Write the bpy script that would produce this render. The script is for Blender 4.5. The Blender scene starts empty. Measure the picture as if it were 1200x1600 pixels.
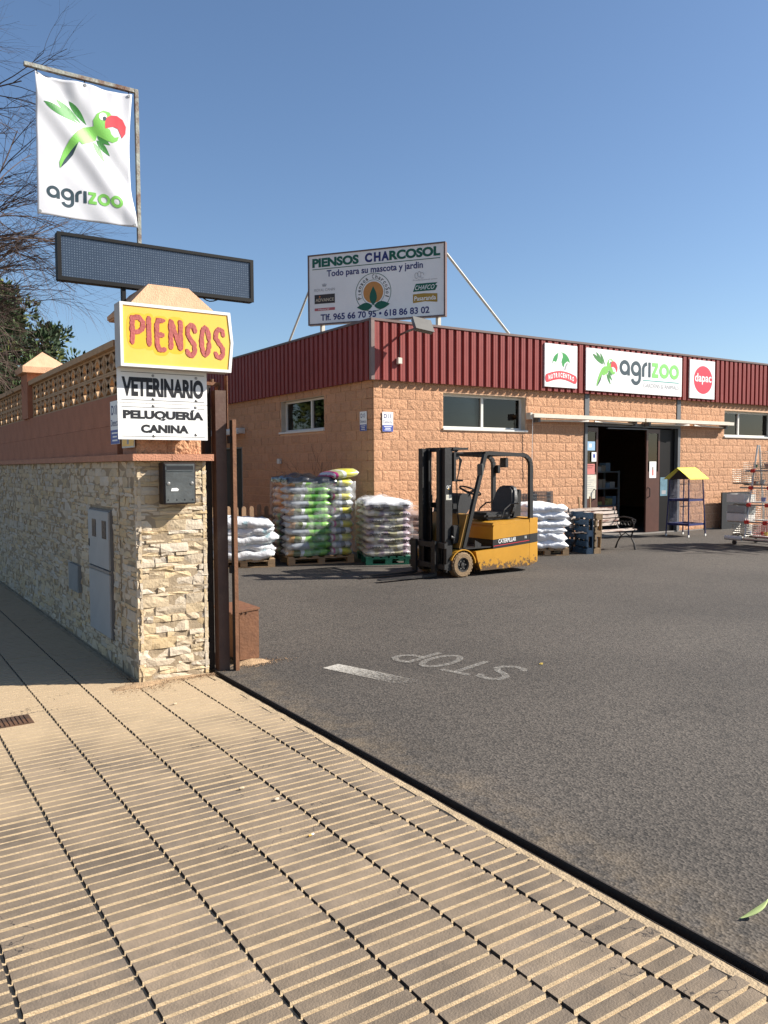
import bpy, bmesh, math, random
from mathutils import Vector, Matrix, noise
import numpy as np
R = math.radians
rnd = random.Random(7)
SC = bpy.context.scene
COL = SC.collection

# ------------------------------------------------------------------ camera
F_PX, YAW, PITCH, ROLL, EYE = 1260.0, 0.5865, -0.0560, -0.0047, 1.7
fw = Vector((math.sin(YAW)*math.cos(PITCH), math.cos(YAW)*math.cos(PITCH), math.sin(PITCH)))
_rt = Vector((math.cos(YAW), -math.sin(YAW), 0)); _up = _rt.cross(fw)
c_r = _rt*math.cos(ROLL) + _up*math.sin(ROLL); c_u = -_rt*math.sin(ROLL) + _up*math.cos(ROLL)
cam = bpy.data.cameras.new('camera'); camo = bpy.data.objects.new('camera', cam); COL.objects.link(camo)
camo.matrix_world = Matrix(((c_r.x, c_u.x, -fw.x, 0), (c_r.y, c_u.y, -fw.y, 0), (c_r.z, c_u.z, -fw.z, EYE), (0, 0, 0, 1)))
cam.sensor_fit = 'VERTICAL'; cam.sensor_height = 24; cam.lens = 24*F_PX/1600
cam.clip_end = 3000; cam.clip_start = .05
SC.camera = camo

# ------------------------------------------------------------------ sky, sun, exposure
SUN_EL, SUN_DIR = R(35), Vector((.868, -.497, 0)).normalized()
wd = bpy.data.worlds.new('World'); SC.world = wd; wd.use_nodes = True
nt = wd.node_tree; nt.nodes.clear()
out = nt.nodes.new('ShaderNodeOutputWorld'); bg = nt.nodes.new('ShaderNodeBackground'); sky = nt.nodes.new('ShaderNodeTexSky')
sky.sky_type = 'NISHITA'; sky.sun_disc = False; sky.sun_elevation = SUN_EL
sky.sun_rotation = math.atan2(SUN_DIR.x, SUN_DIR.y)
sky.altitude = 50; sky.air_density = 1.0; sky.dust_density = .6; sky.ozone_density = 4.0
bg.inputs['Strength'].default_value = .07
nt.links.new(sky.outputs[0], bg.inputs[0]); nt.links.new(bg.outputs[0], out.inputs[0])
sl = bpy.data.lights.new('sun', 'SUN'); sl.energy = 5.0; sl.angle = R(.5); sl.color = (1, .94, .85)
so = bpy.data.objects.new('sun', sl); COL.objects.link(so); so.location = (20, -12, 25)
sv = SUN_DIR*math.cos(SUN_EL) + Vector((0, 0, math.sin(SUN_EL)))
so.rotation_euler = sv.to_track_quat('Z', 'Y').to_euler()
SC.view_settings.view_transform = 'Standard'; SC.view_settings.look = 'None'
SC.view_settings.exposure = 1.1; SC.view_settings.gamma = 1; SC.view_settings.use_curve_mapping = False
SC.render.engine = 'CYCLES'

# ------------------------------------------------------------------ pixel -> point helpers
def ray(px, py): return fw + c_r*((px-600)/F_PX) - c_u*((py-800)/F_PX)
def on(px, py, ax, val):
    d = ray(px, py); C = Vector((0, 0, EYE)); return C + d*((val-C[ax])/d[ax])
def gr(px, py, z=0): return on(px, py, 2, z)

# ------------------------------------------------------------------ object helpers
W = {}
def tag(o, label=None, cat=None, group=None, kind=None):
    if label: o['label'] = label
    if cat: o['category'] = cat
    if group: o['group'] = group
    if kind: o['kind'] = kind
    return o
def thing(name, label, cat, loc=(0, 0, 0), rotz=0, group=None, local=False):
    o = bpy.data.objects.new(name, None); COL.objects.link(o)
    o.location = loc; o.rotation_euler = (0, 0, rotz); o.empty_display_size = .1
    W[o] = Vector((0, 0, 0)) if local else Vector(loc)
    return tag(o, label, cat, group)
def link(name, me, parent=None, center=Vector((0, 0, 0))):
    o = bpy.data.objects.new(name, me); COL.objects.link(o)
    if parent is not None:
        o.parent = parent; o.location = center - W[parent]
    else: o.location = center
    W[o] = Vector(center)
    return o
def copy_tree(o, parent=None):
    c = o.copy(); COL.objects.link(c)
    if parent is not None: c.parent = parent
    W[c] = W[o].copy()
    for ch in list(o.children): copy_tree(ch, c)
    return c

class MB:
    def __init__(s): s.v = []; s.f = []; s.m = []; s.cur = 0
    def add(s, vs, fs):
        b = len(s.v); s.v += [Vector(v) for v in vs]
        for f in fs: s.f.append(tuple(i+b for i in f)); s.m.append(s.cur)
        return s
    def box(s, x0, x1, y0, y1, z0, z1, rot=None, piv=None):
        vs = [Vector((x, y, z)) for z in (z0, z1) for y in (y0, y1) for x in (x0, x1)]
        if rot is not None:
            p = Vector(piv) if piv is not None else sum(vs, Vector())/8
            vs = [rot @ (v-p) + p for v in vs]
        return s.add(vs, [(0, 2, 3, 1), (4, 5, 7, 6), (0, 1, 5, 4), (2, 6, 7, 3), (0, 4, 6, 2), (1, 3, 7, 5)])
    def bbox(s, x0, x1, y0, y1, z0, z1, b=.01):
        # box with chamfered vertical & horizontal edges (24-vertex chamfer)
        bm = bmesh.new(); r = bmesh.ops.create_cube(bm, size=1)
        for v in bm.verts: v.co = Vector(((x0+x1)/2+v.co.x*(x1-x0), (y0+y1)/2+v.co.y*(y1-y0), (z0+z1)/2+v.co.z*(z1-z0)))
        bmesh.ops.bevel(bm, geom=bm.edges[:], offset=b, segments=2, affect='EDGES')
        return s.bm(bm)
    def bm(s, bm, M=None):
        bm.verts.index_update(); b = len(s.v)
        s.v += [(M @ v.co) if M else v.co.copy() for v in bm.verts]
        for f in bm.faces: s.f.append(tuple(v.index+b for v in f.verts)); s.m.append(s.cur)
        bm.free(); return s
    def bar(s, a, b, w, h=None, up=(0, 0, 1)):
        a, b = Vector(a), Vector(b); h = h or w; d = (b-a).normalized(); u = Vector(up)
        if abs(d.dot(u)) > .99: u = Vector((1, 0, 0))
        x = d.cross(u).normalized(); y = x.cross(d)
        vs = [p + x*sx*w/2 + y*sy*h/2 for p in (a, b) for sx, sy in ((-1, -1), (1, -1), (1, 1), (-1, 1))]
        return s.add(vs, [(3, 2, 1, 0), (4, 5, 6, 7), (0, 1, 5, 4), (1, 2, 6, 5), (2, 3, 7, 6), (3, 0, 4, 7)])
    def tube(s, pts, r, n=8, cap=True):
        pts = [Vector(p) for p in pts]; rr = r if isinstance(r, (list, tuple)) else [r]*len(pts)
        b = len(s.v); pn = None
        for i, p in enumerate(pts):
            d = (pts[min(i+1, len(pts)-1)] - pts[max(i-1, 0)])
            d = d.normalized() if d.length > 1e-9 else Vector((0, 0, 1))
            if pn is None:
                pn = d.orthogonal().normalized()
            else:
                pn = pn - d*pn.dot(d); pn = pn.normalized() if pn.length > 1e-6 else d.orthogonal().normalized()
            q = d.cross(pn)
            for k in range(n):
                a = 2*math.pi*k/n; s.v.append(p + (pn*math.cos(a) + q*math.sin(a))*rr[i])
        for i in range(len(pts)-1):
            for k in range(n):
                k2 = (k+1) % n; s.f.append((b+i*n+k, b+i*n+k2, b+(i+1)*n+k2, b+(i+1)*n+k)); s.m.append(s.cur)
        if cap:
            s.f.append(tuple(b+k for k in range(n))[::-1]); s.m.append(s.cur)
            s.f.append(tuple(b+(len(pts)-1)*n+k for k in range(n))); s.m.append(s.cur)
        return s
    def prism(s, poly, axis, a0, a1):
        # poly: 2D points in the two other axes order; axis 'x': (y,z), 'y': (x,z), 'z': (x,y)
        def P(p, a): return {'x': (a, p[0], p[1]), 'y': (p[0], a, p[1]), 'z': (p[0], p[1], a)}[axis]
        n = len(poly); vs = [P(p, a0) for p in poly] + [P(p, a1) for p in poly]
        fs = [tuple(range(n))[::-1], tuple(range(n, 2*n))] + [(i, (i+1) % n, n+(i+1) % n, n+i) for i in range(n)]
        return s.add(vs, fs)
    def lathe(s, prof, c, axis, n=24, caps=True):
        # prof: (radius, along); axis unit vector
        c = Vector(c); ax = Vector(axis).normalized(); p = ax.orthogonal().normalized(); q = ax.cross(p); b = len(s.v)
        for (r_, a_) in prof:
            for k in range(n):
                t = 2*math.pi*k/n; s.v.append(c + ax*a_ + (p*math.cos(t)+q*math.sin(t))*r_)
        for i in range(len(prof)-1):
            for k in range(n):
                k2 = (k+1) % n; s.f.append((b+i*n+k, b+i*n+k2, b+(i+1)*n+k2, b+(i+1)*n+k)); s.m.append(s.cur)
        if caps and prof[0][0] > 1e-5: s.f.append(tuple(b+k for k in range(n))[::-1]); s.m.append(s.cur)
        if caps and prof[-1][0] > 1e-5: s.f.append(tuple(b+(len(prof)-1)*n+k for k in range(n))); s.m.append(s.cur)
        return s
    def mesh(s, name, mats, smooth=False, center=None):
        me = bpy.data.meshes.new(name)
        if center is None:
            xs = list(zip(*s.v)); center = Vector([(min(a)+max(a))/2 for a in xs])
        me.from_pydata([v-center for v in s.v], [], s.f)
        mats = mats if isinstance(mats, (list, tuple)) else [mats]
        for m in mats: me.materials.append(m)
        if len(mats) > 1: me.polygons.foreach_set('material_index', s.m)
        bm = bmesh.new(); bm.from_mesh(me); bmesh.ops.recalc_face_normals(bm, faces=bm.faces[:]); bm.to_mesh(me); bm.free()
        if smooth:
            me.polygons.foreach_set('use_smooth', [True]*len(me.polygons))
            if smooth != 'all': me.set_sharp_from_angle(angle=R(40))
        me.update(); return me, center
    def build(s, name, mats, parent=None, smooth=False):
        me, c = s.mesh(name, mats, smooth); return link(name, me, parent, c)

# ------------------------------------------------------------------ materials
def rgb(h): # sRGB 0-255 -> linear
    return tuple(((c/255+.055)/1.055)**2.4 if c/255 > .04045 else c/255/12.92 for c in h)
MATS = {}
def mat(name, col, rough=.7, var=.12, scale=6, bump=.0, bscale=60, metal=0, rnd_v=0, col2=None, c2scale=2, c2lo=.5, c2hi=.7, spec=.4, coords='Object', rnd_hue=0, detail=6, stretch=None, island=False):
    if name in MATS: return MATS[name]
    m = bpy.data.materials.new(name); MATS[name] = m; m.use_nodes = True
    t = m.node_tree; N = t.nodes; L = t.links; b = N['Principled BSDF']
    b.inputs['Roughness'].default_value = rough; b.inputs['Metallic'].default_value = metal; b.inputs['Specular IOR Level'].default_value = spec
    tc = N.new('ShaderNodeTexCoord'); vec = tc.outputs[coords]
    if rnd_v or rnd_hue:
        oi = N.new('ShaderNodeNewGeometry' if island else 'ShaderNodeObjectInfo'); RK = 'Random Per Island' if island else 'Random'
        ad = N.new('ShaderNodeVectorMath'); ad.operation = 'ADD'
        ml = N.new('ShaderNodeMath'); ml.operation = 'MULTIPLY'; ml.inputs[1].default_value = 37.0
        L.new(oi.outputs[RK], ml.inputs[0]); L.new(vec, ad.inputs[0]); L.new(ml.outputs[0], ad.inputs[1]); vec = ad.outputs[0]
    if stretch:
        mp = N.new('ShaderNodeMapping'); mp.inputs['Scale'].default_value = stretch; L.new(vec, mp.inputs[0]); vec = mp.outputs[0]
    nz = N.new('ShaderNodeTexNoise'); nz.inputs['Scale'].default_value = scale; nz.inputs['Detail'].default_value = detail; nz.inputs['Roughness'].default_value = .65
    L.new(vec, nz.inputs[0])
    rp = N.new('ShaderNodeMapRange'); rp.inputs[1].default_value = .3; rp.inputs[2].default_value = .7; rp.inputs[3].default_value = 1-var; rp.inputs[4].default_value = 1+var
    L.new(nz.outputs[0], rp.inputs[0])
    cur = N.new('ShaderNodeRGB'); cur.outputs[0].default_value = (*col, 1); cur = cur.outputs[0]
    if col2:
        n2 = N.new('ShaderNodeTexNoise'); n2.inputs['Scale'].default_value = c2scale; n2.inputs['Detail'].default_value = 7; n2.inputs['Roughness'].default_value = .7
        L.new(vec, n2.inputs[0])
        r2 = N.new('ShaderNodeMapRange'); r2.inputs[1].default_value = c2lo; r2.inputs[2].default_value = c2hi; L.new(n2.outputs[0], r2.inputs[0])
        mx = N.new('ShaderNodeMix'); mx.data_type = 'RGBA'; L.new(r2.outputs[0], mx.inputs[0]); L.new(cur, mx.inputs[6]); mx.inputs[7].default_value = (*col2, 1); cur = mx.outputs[2]
    hs = N.new('ShaderNodeHueSaturation'); L.new(cur, hs.inputs['Color'])
    val = rp.outputs[0]
    if rnd_v:
        rr = N.new('ShaderNodeMapRange'); rr.inputs[3].default_value = 1-rnd_v; rr.inputs[4].default_value = 1+rnd_v; L.new(oi.outputs[RK], rr.inputs[0])
        mu = N.new('ShaderNodeMath'); mu.operation = 'MULTIPLY'; L.new(val, mu.inputs[0]); L.new(rr.outputs[0], mu.inputs[1]); val = mu.outputs[0]
    if rnd_hue:
        m7 = N.new('ShaderNodeMath'); m7.operation = 'MULTIPLY'; m7.inputs[1].default_value = 7.31; L.new(oi.outputs[RK], m7.inputs[0])
        fr = N.new('ShaderNodeMath'); fr.operation = 'FRACT'; L.new(m7.outputs[0], fr.inputs[0])
        rh = N.new('ShaderNodeMapRange'); rh.inputs[3].default_value = .7; rh.inputs[4].default_value = 1+rnd_hue; L.new(fr.outputs[0], rh.inputs[0]); L.new(rh.outputs[0], hs.inputs['Saturation'])
    L.new(val, hs.inputs['Value']); L.new(hs.outputs[0], b.inputs['Base Color'])
    if bump:
        bn = N.new('ShaderNodeTexNoise'); bn.inputs['Scale'].default_value = bscale; bn.inputs['Detail'].default_value = 8; L.new(vec, bn.inputs[0])
        bp = N.new('ShaderNodeBump'); bp.inputs['Strength'].default_value = bump; bp.inputs['Distance'].default_value = .02; L.new(bn.outputs[0], bp.inputs['Height']); L.new(bp.outputs[0], b.inputs['Normal'])
    return m
def nodes(m): return m.node_tree.nodes, m.node_tree.links, m.node_tree.nodes['Principled BSDF']

# ------------------------------------------------------------------ flat lettering and shapes
class Plane:
    def __init__(s, o, x, y): s.o = Vector(o); s.x = Vector(x).normalized(); s.y = Vector(y).normalized(); s.n = s.x.cross(s.y)
    def P(s, u, v, d=0): return s.o + s.x*u + s.y*v + s.n*d
_tc = {}
def text_verts(t, bold=0, shear=0, res=4):
    k = (t, bold, shear, res)
    if k not in _tc:
        cu = bpy.data.curves.new('t', 'FONT'); cu.body = t; cu.resolution_u = res; cu.offset = bold; cu.shear = shear; cu.fill_mode = 'FRONT'
        ob = bpy.data.objects.new('t', cu); COL.objects.link(ob)
        me = bpy.data.meshes.new_from_object(ob.evaluated_get(bpy.context.evaluated_depsgraph_get()))
        vs = [v.co.copy() for v in me.vertices]; fs = [tuple(p.vertices) for p in me.polygons]
        bpy.data.objects.remove(ob); bpy.data.curves.remove(cu); bpy.data.meshes.remove(me)
        _tc[k] = (vs, fs)
    return _tc[k]
def put_text(mb, t, pl, rect, bold=.0, shear=0, d=.002, jag=0, thick=0):
    vs, fs = text_verts(t, bold, shear)
    if not vs: return mb
    x0 = min(v.x for v in vs); x1 = max(v.x for v in vs); y0 = min(v.y for v in vs); y1 = max(v.y for v in vs)
    u0, v0, u1, v1 = rect
    pts = []
    for v in vs:
        j = (rnd.uniform(-jag, jag), rnd.uniform(-jag, jag)) if jag else (0, 0)
        pts.append(((v.x-x0)/(x1-x0)*(u1-u0)+u0+j[0], (v.y-y0)/(y1-y0)*(v1-v0)+v0+j[1]))
    n = len(pts)
    if not thick: return mb.add([pl.P(u, v, d) for u, v in pts], fs)
    # give it thickness: front faces plus rim
    ed = {}
    for f in fs:
        for i in range(len(f)):
            e = (f[i], f[(i+1) % len(f)]); ed[e] = 1
    rim = [e for e in ed if (e[1], e[0]) not in ed]
    mb.add([pl.P(u, v, d+thick) for u, v in pts] + [pl.P(u, v, d) for u, v in pts], fs + [(a, b, b+n, a+n) for a, b in rim])
    return mb
def poly(mb, pl, pts, d=.002): return mb.add([pl.P(u, v, d) for u, v in pts], [tuple(range(len(pts)))])
def ellipse(mb, pl, cu, cv, ru, rv, d=.002, n=28, a0=0, a1=360):
    full = a1-a0 >= 360
    pts = [(cu+ru*math.cos(R(a0+(a1-a0)*i/n)), cv+rv*math.sin(R(a0+(a1-a0)*i/n))) for i in range(n if full else n+1)]
    return poly(mb, pl, pts, d)
def ribbon(mb, pl, pts, w, d=.002, closed=False):
    n = len(pts); L = []
    for i in range(n):
        a = pts[(i-1) % n] if (closed or i > 0) else pts[i]; b = pts[(i+1) % n] if (closed or i < n-1) else pts[i]
        t = Vector((b[0]-a[0], b[1]-a[1])); t = t.normalized() if t.length > 0 else Vector((1, 0)); nn = Vector((-t.y, t.x))
        k = 1
        if 0 < i < n-1 or closed:
            t1 = Vector((pts[i][0]-a[0], pts[i][1]-a[1])).normalized(); k = 1/max(.72, abs(nn.dot(Vector((-t1.y, t1.x)))))
        L.append((pts[i][0]+nn.x*w/2*k, pts[i][1]+nn.y*w/2*k)); L.append((pts[i][0]-nn.x*w/2*k, pts[i][1]-nn.y*w/2*k))
    fs = [(2*i, 2*i+1, (2*i+3) % (2*n), (2*i+2) % (2*n)) for i in range(n if closed else n-1)]
    return mb.add([pl.P(u, v, d) for u, v in L], fs)
def arc(cx, cy, r, a0, a1, n=16): return [(cx+r*math.cos(R(a0+(a1-a0)*i/n)), cy+r*math.sin(R(a0+(a1-a0)*i/n))) for i in range(n+1)]
def logo_word(mb_a, mb_z, pl, u0, v0, xh, d=.002, wmul=1.0):
    """the round lower-case shop word; dark letters then green ones"""
    w = .25; X = 0; lift = [d]
    def put(mb, pts, closed=False):
        lift[0] += .00012; ribbon(mb, pl, [(u0+(X+p[0])*xh*wmul, v0+p[1]*xh) for p in pts], w*xh, lift[0], closed)
    ring = arc(.5, .5, .375, 0, 360, 28)[:-1]
    put(mb_a, ring, True); put(mb_a, [(.875, 0), (.875, .5)]); X += 1.08
    put(mb_a, ring, True); put(mb_a, [(.875, .5), (.875, -.1)] + arc(.5, -.1, .375, 0, -165, 12)[1:]); X += 1.08
    put(mb_a, [(.125, 0), (.125, .55)] + arc(.5, .5, .375, 180, 90, 8)[1:]); X += .62
    put(mb_a, [(.125, 0), (.125, 1)]); X += .36
    put(mb_z, [(.02, .875), (.62, .875)]); put(mb_z, [(.02, .125), (.66, .125)]); put(mb_z, [(.54, .85), (.12, .15)]); X += .76
    put(mb_z, ring, True); X += 1.04
    put(mb_z, ring, True); X += 1.0
    return X*xh*wmul
def leafshape(a, b, w, n=8):
    a, b = Vector(a), Vector(b); d = b-a; nn = Vector((-d.y, d.x)).normalized()
    up = [a + d*(i/n) + nn*w/2*math.sin(math.pi*(i/n)**.8) for i in range(n+1)]
    dn = [a + d*(i/n) - nn*w/2*math.sin(math.pi*(i/n)**.8) for i in range(n-1, 0, -1)]
    return [(p.x, p.y) for p in up+dn]
def parrot(parent, pl, T, post=None, d=.003):
    """T maps drawing units to (u,v) on the plane; returns part objects"""
    def mk(name, shapes, m, dd):
        mb = MB()
        for s_ in shapes: poly(mb, pl, [T(*p) for p in s_], d+dd)
        if post: post(mb)
        return mb.build(name, m, parent)
    for q, lf_ in enumerate((leafshape((192, 237), (342, 327), 34), leafshape((243, 220), (354, 325), 30), leafshape((303, 225), (377, 330), 26),
                leafshape((425, 380), (488, 419), 24), leafshape((422, 396), (487, 466), 26), leafshape((403, 405), (463, 503), 28))):
        mk('feather_print', [lf_], P_DGREEN, .00015*q-.0005)
    mk('body_print', [[(332, 362), (360, 342), (408, 336), (406, 310), (424, 281), (455, 266), (484, 274), (497, 292), (470, 305), (464, 340), (486, 350),
                       (494, 372), (510, 386), (531, 381), (524, 400), (500, 409), (468, 398), (441, 374), (424, 376), (418, 398), (385, 414), (352, 424), (338, 410),
                       (312, 470), (284, 505), (256, 529), (254, 505), (272, 455), (300, 402)]], P_GREEN, .0006)
    mk('tail_print', [[(334, 414), (312, 470), (284, 505), (258, 530), (276, 492), (304, 452)]], P_DARK, .0012)
    mk('beak_print', [[(462, 330), (465, 300), (490, 287), (520, 289), (548, 307), (565, 338), (563, 368), (547, 388), (544, 365), (526, 346), (502, 337), (480, 341), (464, 347)]], P_RED, .0012)
    mk('eye_print', [[(452+19*math.cos(a), 293+17*math.sin(a)) for a in [i*.35 for i in range(18)]]], P_WHITE, .0018)
    mk('pupil_print', [[(460+9.5*math.cos(a), 302+9.5*math.sin(a)) for a in [i*.42 for i in range(15)]]], P_DARK, .0024)

P_WHITE = mat('print_white', (.78, .78, .76), .5, .03, 3)
P_DARK = mat('print_slate', (.02, .045, .06), .5, .05)
P_BLACK = mat('print_black', (.012, .012, .014), .5, .05)
P_GREEN = mat('print_green', (.17, .46, .08), .5, .08, 3)
P_LGREEN = mat('print_light_green', (.2, .55, .13), .5, .05, 3)
P_DGREEN = mat('print_dark_green', (.04, .2, .035), .5, .3, 3)
P_RED = mat('print_red', (.6, .035, .05), .5, .05)
P_BLUE = mat('print_blue', (.02, .025, .13), .5, .05)
P_SIGNBLUE = mat('print_sign_blue', (.03, .06, .3), .5, .05)
P_BGREEN = mat('print_bottle_green', (.005, .09, .055), .5, .05)
P_GREY = mat('print_grey', (.3, .3, .31), .6, .1)
# ------------------------------------------------------------------ setting: ground, asphalt, pavement
def sheet(name, x0, x1, y0, y1, z, m, nx=1, ny=1, kind='structure'):
    mb = MB(); vs = []; fs = []
    for j in range(ny+1):
        for i in range(nx+1): vs.append((x0+(x1-x0)*i/nx, y0+(y1-y0)*j/ny, z))
    for j in range(ny):
        for i in range(nx): a = j*(nx+1)+i; fs.append((a, a+1, a+nx+2, a+nx+1))
    return tag(mb.add(vs, fs).build(name, m), kind=kind)

M_EARTH = mat('earth', (.2, .15, .1), .95, .3, .4, .3, 8, col2=(.13, .12, .06), c2scale=.2)
sheet('ground', -1500, 1500, -1500, 1500, -.09, M_EARTH)

# asphalt with stone grain, dusty patches and tyre-worn tone
M_ASPH = mat('asphalt', (.058, .049, .04), .85, .1, .6, 0)
N, L, B = nodes(M_ASPH)
tc = N.new('ShaderNodeTexCoord')
vo = N.new('ShaderNodeTexVoronoi'); vo.inputs['Scale'].default_value = 75; L.new(tc.outputs['Object'], vo.inputs[0])
g1 = N.new('ShaderNodeTexNoise'); g1.inputs['Scale'].default_value = 160; g1.inputs['Detail'].default_value = 3; L.new(tc.outputs['Object'], g1.inputs[0])
big = N.new('ShaderNodeTexNoise'); big.inputs['Scale'].default_value = .35; big.inputs['Detail'].default_value = 5; L.new(tc.outputs['Object'], big.inputs[0])
wsep = N.new('ShaderNodeSeparateColor'); L.new(vo.outputs['Color'], wsep.inputs[0])
ra = N.new('ShaderNodeMapRange'); ra.inputs[3].default_value = .5; ra.inputs[4].default_value = 1.6; L.new(wsep.outputs[0], ra.inputs[0])
rb = N.new('ShaderNodeMapRange'); rb.inputs[1].default_value = .3; rb.inputs[2].default_value = .7; rb.inputs[3].default_value = .8; rb.inputs[4].default_value = 1.2; L.new(g1.outputs[0], rb.inputs[0])
rc = N.new('ShaderNodeMapRange'); rc.inputs[1].default_value = .35; rc.inputs[2].default_value = .65; rc.inputs[3].default_value = .82; rc.inputs[4].default_value = 1.2; L.new(big.outputs[0], rc.inputs[0])
m1 = N.new('ShaderNodeMath'); m1.operation = 'MULTIPLY'; L.new(ra.outputs[0], m1.inputs[0]); L.new(rb.outputs[0], m1.inputs[1])
m2 = N.new('ShaderNodeMath'); m2.operation = 'MULTIPLY'; L.new(m1.outputs[0], m2.inputs[0]); L.new(rc.outputs[0], m2.inputs[1])
st_ = N.new('ShaderNodeTexNoise'); st_.inputs['Scale'].default_value = 1.9; st_.inputs['Detail'].default_value = 6; st_.inputs['Roughness'].default_value = .7; L.new(tc.outputs['Object'], st_.inputs[0])
sr = N.new('ShaderNodeMapRange'); sr.inputs[1].default_value = .6; sr.inputs[2].default_value = .74; sr.inputs[3].default_value = 1; sr.inputs[4].default_value = .62; L.new(st_.outputs[0], sr.inputs[0])
m3 = N.new('ShaderNodeMath'); m3.operation = 'MULTIPLY'; L.new(m2.outputs[0], m3.inputs[0]); L.new(sr.outputs[0], m3.inputs[1])
hs = [n for n in N if n.type == 'HUE_SAT'][0]; L.new(m3.outputs[0], hs.inputs['Value'])
# sandy dust blown along the gate line (x just over 2.5) and in loose patches
ge = N.new('ShaderNodeNewGeometry'); sx = N.new('ShaderNodeSeparateXYZ'); L.new(ge.outputs['Position'], sx.inputs[0])
dr = N.new('ShaderNodeMapRange'); dr.inputs[1].default_value = 2.5; dr.inputs[2].default_value = 2.95; dr.inputs[3].default_value = .34; dr.inputs[4].default_value = 0; L.new(sx.outputs[0], dr.inputs[0])
dn = N.new('ShaderNodeTexNoise'); dn.inputs['Scale'].default_value = 5; dn.inputs['Detail'].default_value = 8; dn.inputs['Roughness'].default_value = .75; L.new(tc.outputs['Object'], dn.inputs[0])
dm = N.new('ShaderNodeMapRange'); dm.inputs[1].default_value = .42; dm.inputs[2].default_value = .7; L.new(dn.outputs[0], dm.inputs[0])
dd = N.new('ShaderNodeMath'); dd.operation = 'MULTIPLY'; L.new(dr.outputs[0], dd.inputs[0]); L.new(dm.outputs[0], dd.inputs[1])
mixd = N.new('ShaderNodeMix'); mixd.data_type = 'RGBA'; mixd.inputs[7].default_value = (.36, .26, .15, 1)
L.new(dd.outputs[0], mixd.inputs[0]); L.new(hs.outputs[0], mixd.inputs[6]); L.new(mixd.outputs[2], B.inputs['Base Color'])
bp = N.new('ShaderNodeBump'); bp.inputs['Strength'].default_value = .6; bp.inputs['Distance'].default_value = .006
L.new(vo.outputs['Distance'], bp.inputs['Height']); L.new(bp.outputs[0], B.inputs['Normal'])
ay = MB(); ay.box(2.517, 90, -40, 60, -.07, 0); tag(ay.build('asphalt_yard', M_ASPH), kind='structure')
# the street left of the pavement
M_ROAD = mat('street_asphalt', (.06, .057, .052), .9, .2, 3, .3, 120)
mb = MB(); mb.box(-30, -1.25, -60, 200, -.12, -.1); tag(mb.build('road', M_ROAD), kind='structure')

# ribbed pavement
M_SAND = mat('sandy_grout', (.45, .345, .215), .95, .18, 9, .3, 150)
M_BAR = mat('paver_top', (.185, .14, .096), .82, .3, 4, .25, 130, rnd_v=.17, col2=(.12, .095, .072), c2scale=2.2, c2lo=.45, c2hi=.72)
N, L, B = nodes(M_BAR)
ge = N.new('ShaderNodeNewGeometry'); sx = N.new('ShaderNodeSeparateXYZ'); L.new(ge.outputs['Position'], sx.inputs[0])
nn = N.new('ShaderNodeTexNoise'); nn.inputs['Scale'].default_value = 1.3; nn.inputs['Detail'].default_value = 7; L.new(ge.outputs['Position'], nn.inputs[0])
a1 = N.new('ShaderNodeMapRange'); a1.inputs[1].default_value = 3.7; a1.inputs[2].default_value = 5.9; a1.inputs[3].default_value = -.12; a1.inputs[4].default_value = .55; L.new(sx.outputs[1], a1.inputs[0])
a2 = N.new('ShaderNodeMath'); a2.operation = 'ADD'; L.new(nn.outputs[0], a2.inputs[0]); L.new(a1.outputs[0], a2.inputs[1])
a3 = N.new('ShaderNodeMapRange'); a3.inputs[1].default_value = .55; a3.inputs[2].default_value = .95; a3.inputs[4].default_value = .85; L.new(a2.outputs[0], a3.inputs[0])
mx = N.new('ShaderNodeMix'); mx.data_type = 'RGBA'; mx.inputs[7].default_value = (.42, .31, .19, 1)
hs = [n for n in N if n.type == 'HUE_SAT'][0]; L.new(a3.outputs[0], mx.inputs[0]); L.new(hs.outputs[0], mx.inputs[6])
# hairline cracks and dark pitted spots
cv = N.new('ShaderNodeTexVoronoi'); cv.feature = 'DISTANCE_TO_EDGE'; cv.inputs['Scale'].default_value = 1.7
wn = N.new('ShaderNodeTexNoise'); wn.inputs['Scale'].default_value = 6; wn.inputs['Detail'].default_value = 6; L.new(ge.outputs['Position'], wn.inputs[0])
wv = N.new('ShaderNodeVectorMath'); wv.operation = 'MULTIPLY_ADD'; wv.inputs[1].default_value = (.35, .35, .35); L.new(wn.outputs['Color'], wv.inputs[0]); L.new(ge.outputs['Position'], wv.inputs[2]); L.new(wv.outputs[0], cv.inputs[0])
ck = N.new('ShaderNodeMapRange'); ck.inputs[1].default_value = .002; ck.inputs[2].default_value = .005; ck.inputs[3].default_value = 1; ck.inputs[4].default_value = 0; L.new(cv.outputs['Distance'], ck.inputs[0])
cmk = N.new('ShaderNodeTexNoise'); cmk.inputs['Scale'].default_value = .9; L.new(ge.outputs['Position'], cmk.inputs[0])
cm2 = N.new('ShaderNodeMapRange'); cm2.inputs[1].default_value = .54; cm2.inputs[2].default_value = .58; L.new(cmk.outputs[0], cm2.inputs[0])
cmm = N.new('ShaderNodeMath'); cmm.operation = 'MULTIPLY'; L.new(ck.outputs[0], cmm.inputs[0]); L.new(cm2.outputs[0], cmm.inputs[1])
pn = N.new('ShaderNodeTexNoise'); pn.inputs['Scale'].default_value = 55; pn.inputs['Detail'].default_value = 3; L.new(ge.outputs['Position'], pn.inputs[0])
pr = N.new('ShaderNodeMapRange'); pr.inputs[1].default_value = .68; pr.inputs[2].default_value = .74; pr.inputs[4].default_value = .7; L.new(pn.outputs[0], pr.inputs[0])
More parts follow.
